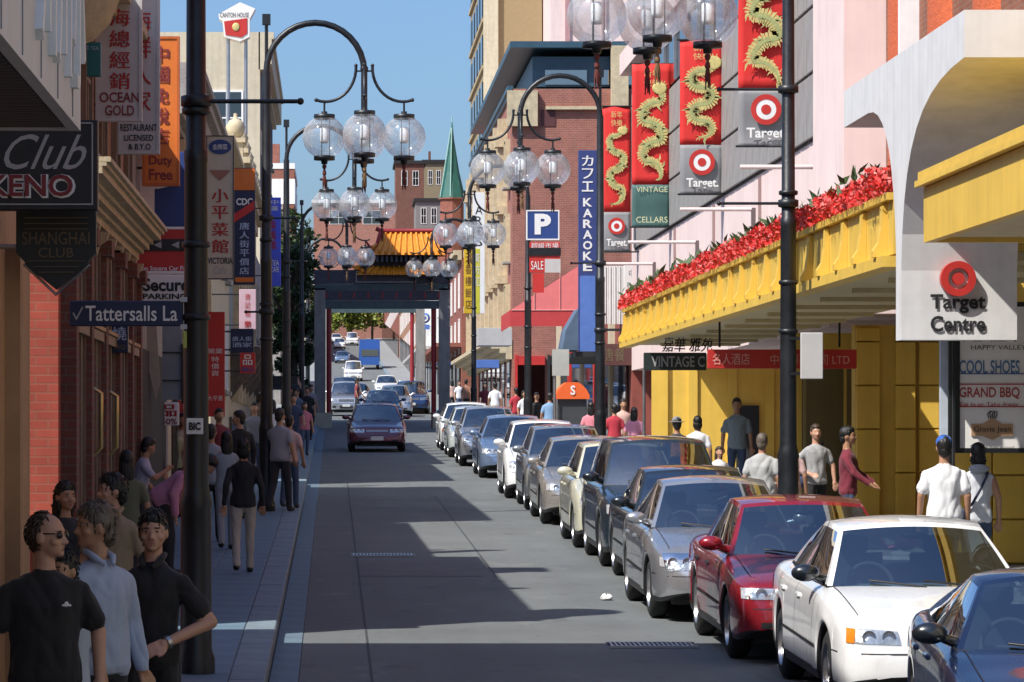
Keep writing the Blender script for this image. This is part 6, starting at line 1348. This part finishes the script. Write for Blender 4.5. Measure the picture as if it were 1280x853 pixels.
def person(label, px, py, H, facing, top, bottom, sleeve='short', hair='short', hairmat=None, skin='tan', arms=('down', 'down'), yaw=0, lean=0, stride=.12, vox=.016, fat=1.0, Y=None, extras=(), slvr=1.0, topn=None, group='pedestrians', hem=.90):
    s = H/1.75
    if Y is None: Y = FPX*(2.58-H)/(py-450)
    X = wx(px, Y)
    root = thing('person', label, 'person', (X, Y, zp(Y)), R(facing), group)
    prim = []
    cr, sr = math.cos(R(lean)), math.sin(R(lean))
    def up(p):          # lean the upper body about the hips
        x, y, z = p; z -= .95
        return (x, y*cr - z*sr, .95 + y*sr + z*cr)
    ya = R(yaw); cy, sy = math.cos(ya), math.sin(ya)
    def hd(p):          # turn the head about the neck
        x, y, z = p; y -= .01
        return up((x*cy - y*sy, x*sy + y*cy + .01, z))
    C = lambda rg_, a, ra, b, rb: prim.append(('c', rg_, np.array(a)*s, ra*s, np.array(b)*s, rb*s))
    E = lambda rg_, c, r, rot=None: prim.append(('e', rg_, np.array(c)*s, np.array(r)*s, rot))
    HR = Matrix.Rotation(ya, 3, 'Z'); UR = Matrix.Rotation(-R(lean)*-1, 3, 'X'); URm = Matrix.Rotation(R(lean), 3, 'X')
    f = fat; k = .012
    # torso (top)
    wst = .93 if hair in ('long', 'bob', 'tail') else 1.0
    rings = [(.86, .165*f, .112*f, .0), (.90, .178*f, .126*f, .0), (.98, .172*f, .124*f, -.002), (1.08, .160*f*wst, .120*f, -.006), (1.18, .165*f*(wst+1)/2, .120*f, -.006), (1.28, .178*f, .122*f, -.006), (1.34, .184*f, .116, -.002), (1.385, .186*f, .100, .004), (1.408, .165*f, .088, .007), (1.43, .125, .078, .010), (1.448, .088, .070, .012), (1.46, .070, .064, .013)]
    prim.append(('l', 1, [(z*s, a*s, b*s, c*s) for z, a, b, c in rings]))
    # hips and legs
    E(2, (0, .0, .93), (.158*f, .118*f, .13))
    for i, sg in enumerate((-1, 1)):
        st = stride*(1 if i else -1); hip = (sg*.085, 0, .90); kn = (sg*.095, -.03 + st*.5, .49); an = (sg*.095, .02 + st + (.02 if st > 0 else 0), .09 + max(0, st)*.25)
        C(2, hip, .088*f, kn, .064*f); C(2, kn, .064*f, an, .053); E(3, (an[0], an[1]-.065, an[2]-.045), (.046, .125, .048)); C(3, (an[0], an[1]-.01, an[2]-.02), .045, (an[0], an[1]+.0, an[2]+.03), .04)
        e, w = ARM[arms[i]]; S0 = up((sg*(.166*f), 0.004, 1.340)); e = up((sg*e[0]*(.6+.4*f), e[1], e[2])); w = up((sg*w[0], w[1], w[2]))
        S0, e, w = np.array(S0), np.array(e), np.array(w)
        if sleeve == 'long': C(1, S0, .060, e, .050*slvr); C(1, e, .050*slvr, w*.93+e*.07, .038*slvr)
        elif sleeve == 'short':
            m_ = S0 + (e-S0)*.66; C(1, S0, .061, m_, .058*slvr); C(0, m_, .045, e, .041); C(0, e, .042, w, .029)
        else: C(0, S0, .056, e, .041); C(0, e, .041, w, .028)
        d = (w-e)/np.linalg.norm(w-e); p_ = w + d*.055; C(0, w, .027, w+d*.02, .030)
        side = np.cross(d, np.array((0., -1., 0.3))); side /= max(np.linalg.norm(side), 1e-6); nrm = np.cross(side, d)
        for q in (-.024, 0, .024): C(0, w+d*.02+side*q, .015, w+d*.075+side*q, .014)
        for q, L_ in ((-.033, .062), (-.011, .078), (.011, .074), (.033, .06)):
            b_ = w + d*.08 + side*q; m_ = b_ + d*L_*.5 - nrm*.006*sg; C(0, b_, .0095, m_, .009); C(0, m_, .009, m_ + d*L_*.42 - nrm*.016*sg, .0075)
        tb = w + d*.025 + side*.034*(-1); C(0, tb, .012, tb + d*.035 - side*.02, .0105); C(0, tb + d*.035 - side*.02, .0105, tb + d*.065 - side*.022, .009)
    # neck and head
    C(0, up((0, .012, 1.43)), .056, hd((0, .015, 1.57)), .052)
    E(0, hd((0, .0, 1.64)), (.075, .094, .108), HR); E(0, hd((0, -.03, 1.585)), (.057, .064, .062), HR); E(0, hd((0, -.072, 1.545)), (.026, .022, .020), HR)
    C(0, hd((0, -.088, 1.638)), .009, hd((0, -.108, 1.604)), .0135); E(0, hd((-.012, -.098, 1.600)), (.011, .012, .009), HR); E(0, hd((.012, -.098, 1.600)), (.011, .012, .009), HR)
    E(0, hd((0, -.070, 1.663)), (.052, .024, .011), HR); E(0, hd((-.042, -.060, 1.606)), (.026, .024, .022), HR); E(0, hd((.042, -.060, 1.606)), (.026, .024, .022), HR)
    for sg in (-1, 1): E(0, hd((sg*.077, .008, 1.625)), (.011, .022, .032), HR)
    E(4, hd((0, -.084, 1.573)), (.024, .011, .0062), HR); E(4, hd((0, -.083, 1.563)), (.020, .011, .0062), HR)
    mb = MB()
    for p in prim:
        if p[0] == 'c':
            a, b = Vector(p[2]), Vector(p[4]); ra, rb = p[3], p[5]; L_ = (b-a).length
            if L_ < 1e-5: continue
            d = (b-a)/L_; pts = [a - d*ra*.98, a - d*ra*.7, a - d*ra*.35, a, b, b + d*rb*.35, b + d*rb*.7, b + d*rb*.98]; rr = [ra*.15, ra*.71, ra*.937, ra, rb, rb*.937, rb*.71, rb*.15]
            mb.tube(pts, rr, 12)
        elif p[0] == 'l':
            o = len(mb.v); sg_ = 24; RG = p[2]; vs = []
            for z, a, b, c in RG: vs += [tuple(Vector(up((a*math.cos(q*6.28318/sg_)/s, (b*math.sin(q*6.28318/sg_)+c)/s, z/s)))*s) for q in range(sg_)]
            fs = [(i*sg_+q, i*sg_+(q+1) % sg_, (i+1)*sg_+(q+1) % sg_, (i+1)*sg_+q) for i in range(len(RG)-1) for q in range(sg_)] + [tuple(reversed(range(sg_))), tuple(range((len(RG)-1)*sg_, len(RG)*sg_))]
            mb.add(vs, fs)
        else:
            o = len(mb.v); mb.ell((0, 0, 0), tuple(p[3]), 18, 12); M3 = p[4] if len(p) > 4 and p[4] is not None else Matrix.Identity(3)
            for i in range(o, len(mb.v)): mb.v[i] = tuple(M3 @ Vector(mb.v[i]) + Vector(p[2]))
    me = mb.mesh('body'); tmp = bpy.data.objects.new('tmp', me)
    rmod = tmp.modifiers.new('r', 'REMESH'); rmod.mode = 'VOXEL'; rmod.voxel_size = vox*s; sm_ = tmp.modifiers.new('s', 'SMOOTH'); sm_.iterations = 4 if vox < .012 else 2; sm_.factor = .5
    nm = evaluated_mesh(tmp); bpy.data.objects.remove(tmp); bpy.data.meshes.remove(me)
    n = len(nm.polygons); cen = np.empty(n*3); nm.polygons.foreach_get('center', cen); cen = cen.reshape(-1, 3)
    best = np.full(n, 1e9); reg = np.zeros(n, int)
    for p in prim:
        if p[0] == 'c':
            a, b = p[2], p[4]; ab = b-a; t_ = np.clip((cen-a) @ ab/max(ab @ ab, 1e-9), 0, 1); d = np.linalg.norm(cen-a-t_[:, None]*ab, axis=1) - (p[3] + (p[5]-p[3])*t_)
        elif p[0] == 'l':
            RG = np.array(p[2]); q = cen.copy(); yy, zz = q[:, 1].copy(), q[:, 2]-.95*s; q[:, 1] = yy*cr + zz*sr; q[:, 2] = .95*s - yy*sr + zz*cr
            a = np.interp(q[:, 2], RG[:, 0], RG[:, 1]); b = np.interp(q[:, 2], RG[:, 0], RG[:, 2]); c = np.interp(q[:, 2], RG[:, 0], RG[:, 3])
            d = (np.sqrt((q[:, 0]/a)**2 + ((q[:, 1]-c)/b)**2)-1)*np.minimum(a, b); d = np.maximum(d, np.maximum(RG[0, 0]-q[:, 2], q[:, 2]-RG[-1, 0]))
        else:
            q = cen-p[2]
            if len(p) > 4 and p[4] is not None: q = q @ np.array(p[4])
            d = (np.linalg.norm(q/p[3], axis=1)-1)*p[3].min()
        if p[1] == 2: d = d + .002
        w_ = d < best; best[w_] = d[w_]; reg[w_] = p[1]
    nm.polygons.foreach_set('material_index', reg); nm.polygons.foreach_set('use_smooth', [True]*n)
    for m_ in (SK[skin], cloth(*top), cloth(*bottom), shoem, lipm): nm.materials.append(m_)
    if vox < .0145:      # folds in the cloth
        from mathutils import noise
        clo = np.zeros(len(nm.vertices), bool)
        for p_ in nm.polygons:
            if reg[p_.index] in (1, 2):
                for v_ in p_.vertices: clo[v_] = True
        nr = [v.normal.copy() for v in nm.vertices]
        for v, c_, n_ in zip(nm.vertices, clo, nr):
            if c_:
                q = v.co; a = noise.noise(Vector((q.x*7+px, q.y*7, q.z*4.5 + q.x*4))) ; b = noise.noise(Vector((q.x*16, q.y*16+px, q.z*9 - q.x*8)))
                v.co = q + n_*(.013*(abs(a)*2-.7) + .007*b)*s
    nm.name = 'body'; bo = linkmesh('body', nm, root)
    # face
    def part(nm_, build, m_):
        b = MB(); build(b); return b.build(nm_, m_, root, local=True)
    def EH(b, c, r):
        o = len(b.v); b.ell((0, 0, 0), tuple(v*s for v in r), 14, 9)
        M3 = URm @ HR; c_ = Vector(hd(c))*s
        for i in range(o, len(b.v)): b.v[i] = tuple(M3 @ Vector(b.v[i]) + c_)
    if vox < .012:
        def eyes(b):
            for sg in (-1, 1): EH(b, (sg*.031, -.0835, 1.640), (.0125, .006, .0048))
        part('eyes', eyes, eyew)
        def iris(b):
            for sg in (-1, 1): EH(b, (sg*.031, -.0885, 1.640), (.0055, .004, .0058))
        part('irises', iris, irism)
        def brows(b):
            for sg in (-1, 1): EH(b, (sg*.032, -.090, 1.660), (.020, .006, .0042))
        part('eyebrows', brows, hairmat or hairb)
    def hr(b):
        if hair == 'bald': EH(b, (0, .040, 1.645), (.081, .078, .098)); EH(b, (0, .03, 1.69), (.068, .07, .066))
        else:
            EH(b, (0, .020, 1.665), (.085, .098, .105)); EH(b, (0, -.01, 1.71), (.07, .078, .055)); EH(b, (0, .055, 1.60), (.07, .05, .075))
        if hair == 'long': EH(b, (0, .06, 1.53), (.09, .05, .17)); EH(b, (-.062, .03, 1.57), (.028, .05, .12)); EH(b, (.062, .03, 1.57), (.028, .05, .12))
        if hair == 'tail': EH(b, (0, .10, 1.62), (.035, .05, .045)); EH(b, (0, .11, 1.52), (.028, .028, .10))
        if hair == 'bob': EH(b, (0, .045, 1.585), (.09, .065, .10))
        r2 = random.Random(int(px*7))
        for i, v in enumerate(b.v): b.v[i] = tuple(c + r2.uniform(-.0035, .0035)*s for c in v)
        if vox < .0125 and not any(e_[0] in ('cap', 'hat') for e_ in extras):      # locks standing out of the mass
            base = list(b.v); cc = Vector(hd((0, .02, 1.655)))*s
            for i in range(420):
                q = Vector(base[r2.randrange(len(base))]); o_ = (q-cc).normalized(); dn = Vector((r2.uniform(-.5, .5), r2.uniform(-.5, .5), -1)); tg = (dn - o_*dn.dot(o_)); tg = tg.normalized() if tg.length > .05 else Vector((r2.uniform(-1, 1), r2.uniform(-1, 1), 0)).normalized()
                L_ = r2.uniform(.012, .028)*s; b.tube([q - tg*L_*.5, q + tg*L_*.3 + o_*.004, q + tg*L_ + o_*r2.uniform(.0, .008)], [.006*s, .005*s, .001], 5, cap=False)
    part('hair', hr, hairmat or hairb)
    for ex in extras:
        kd = ex[0]
        if kd == 'sunglasses':
            def g(b):
                for sg in (-1, 1): EH(b, (sg*.036, -.090, 1.640), (.030, .010, .018)); 
                pts = [hd((sg_*.072, y_, 1.648)) for sg_, y_ in ((-1, .01), (-1, -.075))]; b.tube([Vector(q)*s for q in pts], .004, 6); pts = [hd((.072, .01, 1.648)), hd((.072, -.075, 1.648))]; b.tube([Vector(q)*s for q in pts], .004, 6)
            part('sunglasses', g, mat('sunglass', (.005, .005, .006), .12))
        if kd == 'cap':
            def g(b): EH(b, (0, .005, 1.69), (.088, .104, .082)); EH(b, (0, -.12, 1.672), (.07, .075, .010))
            part('cap', g, cloth(*ex[1]))
        if kd == 'hat':
            def g(b): EH(b, (0, .0, 1.70), (.088, .10, .075)); EH(b, (0, .0, 1.675), (.15, .16, .012))
            part('hat', g, cloth(*ex[1]))
        if kd == 'watch':
            def g(b):
                e, w = ARM[arms[1]]; e = np.array(up(e)); w = np.array(up(w)); d = (w-e)/np.linalg.norm(w-e); q = Vector((w-d*.01)*s); d = Vector(d); b.tube([q-d*.012, q+d*.012], .038, 14)
            part('watch', g, steel)
        if kd == 'logo':
            def g(b):
                for i in range(3): EH2 = Vector(up((.075+.014*i, -.137-.0*i, 1.285+.006*(i % 2))))*s; b.ell(tuple(EH2), (.012, .004, .006+.008*(i == 1)), 8, 6)
            part('chest_logo', g, inkw)
        if kd == 'strap':
            def g(b):
                sd = ex[1]; pts = [up(p) for p in ((sd*.12, .02, 1.485), (sd*.07, .135, 1.38), (0, .150, 1.24), (-sd*.09, .145, 1.08), (-sd*.18, .06, .97))]; b.tube([Vector(q)*s for q in pts], .016*s, 8)
            part('strap', g, cloth('strap', (.02, .025, .06)))
            def g2(b): b.ell(tuple(Vector(up((-ex[1]*.21, .05, .92)))*s), (.06, .13, .11), 12, 8)
            part('shoulder_bag', g2, cloth('bag_navy', (.03, .04, .09)))
        if kd == 'backpack':
            def g(b): b.box(-.14*s, .14*s, .13*s, .25*s, 1.02*s, 1.38*s, bev=.05); b.box(-.10*s, .10*s, .24*s, .29*s, 1.05*s, 1.20*s, bev=.03)
            part('backpack', g, cloth(*ex[1]))
        if kd == 'bag':
            def g(b):
                e, w = ARM[arms[1]]; q = np.array(up(w))*s; b.box(q[0]-.05, q[0]+.07, q[1]-.14, q[1]+.14, q[2]-.48, q[2]-.16, bev=.02); b.tube([(q[0], q[1]-.08, q[2]-.18), (q[0], q[1], q[2]-.06), (q[0], q[1]+.08, q[2]-.18)], .008, 6)
            part('carry_bag', g, cloth(*ex[1]))
        if kd == 'hood':
            def g(b): b.ell(tuple(Vector(up((0, .075, 1.475)))*s), (.12*s, .075*s, .055*s), 14, 9)
            part('hood', g, cloth(*ex[1]))
        if kd == 'collar':
            def g(b):
                for sg in (-1, 1): pts = [up(p) for p in ((sg*.0, .075, 1.50), (sg*.062, .03, 1.505), (sg*.06, -.045, 1.475), (sg*.025, -.098, 1.435))]; b.tube([Vector(q)*s for q in pts], [.016*s, .018*s, .020*s, .012*s], 8)
            part('collar', g, cloth(*ex[1]))
    return root
BK = ('black', (.012, .012, .014)); WH = ('white', (.74, .74, .75)); JN = ('jeans', (.05, .08, .15)); DK = ('dark', (.022, .022, .026)); GY = ('grey', (.28, .29, .31)); PK = ('pink', (.62, .25, .36)); BEI = ('beige', (.45, .40, .33)); LB = ('paleblue', (.36, .42, .54)); RD = ('red', (.45, .03, .05))
# foreground group on the left pavement
person('man in black t-shirt and sunglasses at the lower left', 57, 642, 1.78, 12, BK, DK, yaw=58, hair='bald', skin='light', vox=.0075, arms=('low', 'low'), extras=(('sunglasses',), ('logo',)), slvr=1.25, fat=1.12, hairmat=hairbr)
person('greying man in long sleeved pale blue shirt beside the black polo man', 123, 628, 1.80, 40, LB, DK, sleeve='long', yaw=-110, Y=19.0, hairmat=hairg, skin='tan', vox=.0085, arms=('down', 'down'), extras=(('collar', LB),), fat=1.08, slvr=1.15)
person('pedestrian in pale blue t-shirt half hidden behind the sunglasses man', 80, 0, 1.56, 30, ('paleblue2', (.40, .46, .56)), DK, yaw=-60, vox=.0085, arms=('down', 'down'), Y=18.75, slvr=1.25)
person('young man in black polo shirt with his forearm across his waist', 191, 640, 1.72, -14, BK, DK, yaw=12, skin='light', vox=.0075, arms=('down', 'waist'), extras=(('watch',), ('collar', BK)), slvr=1.15, Y=19.9)
person('dark haired young man in tan open shirt behind the foreground group', 141, 594, 1.74, -20, ('tan', (.30, .22, .14)), DK, yaw=-50, skin='light', vox=.010, arms=('down', 'down'), extras=(('collar', ('tan', (.30, .22, .14))),))
person('dark haired woman half hidden behind the sunglasses man', 81, 604, 1.62, 10, DK, DK, yaw=25, hair='long', skin='tan', vox=.010)
# left pavement further on
person('woman in lilac grey top reaching forward before the posters', 171, 546, 1.60, 100, ('lilac', (.42, .40, .50)), DK, arms=('raise', 'fwd'), yaw=15, lean=14, skin='tan')
person('man in loose pink shirt bending down beside the near post', 206, 556, 1.74, 70, PK, DK, sleeve='long', Y=42, lean=55, arms=('fwd', 'fwd'), fat=1.35, slvr=1.3)
person('person in dark jacket in front of the white posters', 184, 519, 1.74, 20, ('charcoal', (.05, .052, .055)), DK, sleeve='long', skin='tan')
person('person in pale yellow top behind the pink shirt man', 216, 523, 1.62, -15, ('paleyellow', (.45, .44, .25)), DK, hair='bob', skin='light')
person('pedestrian in grey white shirt right of the near post', 264, 531, 1.66, 170, ('offgrey', (.36, .38, .41)), DK, arms=('down', 'fwd'))
person('pedestrian with long dark hair and grey top right of the near post', 283, 540, 1.60, 190, ('offgrey2', (.30, .33, .37)), GY, hair='long', sleeve='long', arms=('down', 'raise'))
person('woman in black top and beige trousers walking away on the left pavement', 304, 549, 1.62, 184, BK, BEI, sleeve='long', hair='bob', stride=.14, vox=.012, arms=('down', 'back'))
person('person in black jacket looking up behind the walking woman', 299, 514, 1.75, 200, BK, DK, sleeve='long', skin='tan', yaw=60, fat=1.1)
person('man in grey shirt and dark trousers near the second left post', 350, 511, 1.75, 150, ('midgrey', (.30, .29, .31)), DK, arms=('down', 'fwd'), stride=.16, fat=1.08)
person('person in pale pink top beside the man in grey shirt', 362, 519, 1.62, 165, ('palepink', (.55, .36, .34)), JN)
person('woman in pink top and blue jeans walking on left pavement edge', 381, 509, 1.45, 10, ('pinktop', (.50, .16, .22)), JN, Y=94, hair='long', vox=.02)
for k, (px, Y, H, c, lb) in enumerate(((371, 108, 1.70, ('bluegrey', (.12, .16, .24)), 'person in blue grey top under the left shop awning'), (384, 112, 1.72, BK, 'person in black beside the blue grey pedestrian'), (363, 118, 1.66, WH, 'person in white top far along the left pavement'), (389, 124, 1.70, ('grey3', (.2, .2, .22)), 'person in grey at the left gate pillar'))):
    person(lb, px, 0, H, 20*k-30, c, DK, Y=Y, vox=.022)
# crowd filling the left pavement
for k, (px, Y, H, fc, c, b, hr_, lb) in enumerate(((158, 37, 1.62, 190, ('olive', (.12, .13, .08)), DK, 'long', 'woman in olive top before the pub windows'), (229, 58, 1.7, 15, ('sand', (.40, .34, .26)), DK, 'short', 'man in sand shirt just left of the near post'), (250, 66, 1.66, 170, ('paleblue3', (.32, .38, .46)), JN, 'short', 'person in pale blue top hidden behind the near post'), (274, 62, 1.72, 20, ('maroon', (.2, .03, .04)), DK, 'short', 'man in maroon top facing the viewer left of the second post'),
        (318, 74, 1.68, 0, ('grey5', (.20, .21, .23)), JN, 'short', 'man in grey top beside the second left post'), (341, 82, 1.64, 175, WH, DK, 'long', 'woman in white top past the second left post'), (367, 90, 1.70, 10, ('navytop', (.03, .045, .10)), JN, 'short', 'man in navy top behind the pink top pedestrian'), (326, 92, 1.7, 180, ('tan', (.30, .22, .14)), DK, 'short', 'person in tan shirt deep along the left shops'))):
    person(lb, px, 0, H, fc, c, b, Y=Y, vox=.017, hair=hr_, arms=(('down', 'fwd'), ('back', 'fwd'), ('pocket', 'down'))[k % 3], stride=.14)
# right pavement
person('man in white t-shirt and blue cap walking away by the yellow wall', 1180, 546, 1.76, 178, WH, ('khaki', (.25, .22, .17)), extras=(('cap', ('blue', (.02, .10, .42))),), vox=.012, Y=37.6, skin='tan', slvr=1.3, fat=1.1, arms=('down', 'down'))
person('woman in white sleeveless top with dark shoulder strap by the yellow wall', 1222, 557, 1.66, 182, ('palehood', (.62, .64, .68)), JN, sleeve='none', extras=(('strap', -1), ('hood', ('greyhood', (.34, .37, .42)))), vox=.0121, hair='bob', skin='tan', Y=38.2)
person('man in dark red shirt and jeans facing left beside the yellow pier', 1060, 534, 1.72, 75, ('darkred', (.16, .015, .03)), JN, sleeve='long', arms=('fwd', 'fwd'), skin='tan', vox=.013)
person('woman in open dark cardigan over grey top by the right lamp post', 1020, 531, 1.66, 8, ('grey4', (.34, .34, .34)), BK, sleeve='short', arms=('waist', 'low'), hair='tail', hairmat=hairbr, skin='light', vox=.013, extras=(('strap', 1),))
person('man in pale grey polo seen from behind over the red car', 953, 543, 1.6, 160, ('palegrey', (.40, .40, .39)), DK, Y=46.5, fat=1.15, slvr=1.2, vox=.013, hairmat=hairg)
person('tall man in blue grey t-shirt walking toward the viewer under the awning', 921, 497, 1.86, -6, ('bluegrey2', (.22, .27, .30)), JN, Y=66, skin='tan', slvr=1.25, vox=.014)
person('woman in white t-shirt with dark hair under the yellow awning', 872, 521, 1.60, 175, WH, JN, Y=61, hair='bob', vox=.015)
person('person with hat and orange backpack left of the white t-shirt woman', 846, 524, 1.62, 185, ('darkgrey', (.05, .05, .06)), DK, Y=58.5, extras=(('hat', ('greyhat', (.22, .22, .23))), ('backpack', ('orangepack', (.70, .22, .02)))), sleeve='long', vox=.015, fat=1.1)
person('child with brown hair beside the tall man', 899, 556, 1.22, 20, WH, JN, Y=55, hairmat=hairbr, hair='long', vox=.015, skin='light')
person('woman in pale pink top hidden behind the right lamp post', 988, 552, 1.5, 170, ('palepink', (.55, .36, .34)), BEI, Y=49, hair='long', hairmat=hairbr, vox=.015)
for k, (px, Y, H, c, b, lb, fc) in enumerate(((739, 80, 1.62, ('hotpink', (.66, .22, .26)), DK, 'person in pink shirt left of the right lamp post', 170), (768, 78, 1.60, RD, DK, 'person in red shirt right of the right lamp post', 185), (779, 82, 1.66, ('peach', (.55, .36, .30)), JN, 'person in peach top behind the red shirt pedestrian', 10), (793, 76, 1.55, PK, DK, 'woman in pink top beside the slim sign pole', 160),
        (687, 98, 1.66, ('skyblue', (.20, .34, .52)), JN, 'person in sky blue shirt beside the kiosk pole', 180), (671, 101, 1.64, BK, DK, 'person in black left of the sky blue shirt', 20), (655, 112, 1.6, WH, DK, 'person in white top before the pink awning shop', 30), (645, 116, 1.66, RD, JN, 'person in red jacket at the pink awning shop', 200), (619, 130, 1.75, WH, BEI, 'person in white shirt at the foot of brick hall', 175),
        (606, 140, 1.66, ('maroon', (.2, .03, .04)), DK, 'person in maroon top at far right pavement', 10), (583, 158, 1.7, ('brown', (.3, .14, .09)), DK, 'person in brown shirt far along the right pavement', 150), (574, 162, 1.62, WH, JN, 'person in white top farthest along the right pavement', 20), (565, 168, 1.62, ('peach', (.55, .36, .30)), DK, 'person in peach top by the right gate pillar', 190))):
    person(lb, px, 0, H, fc, c, b, Y=Y, vox=.02, hair='long' if k % 3 == 0 else 'short')
person('pedestrian in dark maroon crossing the road beyond the purple sedan', 446, 0, 1.7, 90, ('maroon', (.2, .03, .04)), DK, Y=163, vox=.024)

bpy.data.scenes.remove(TMP)
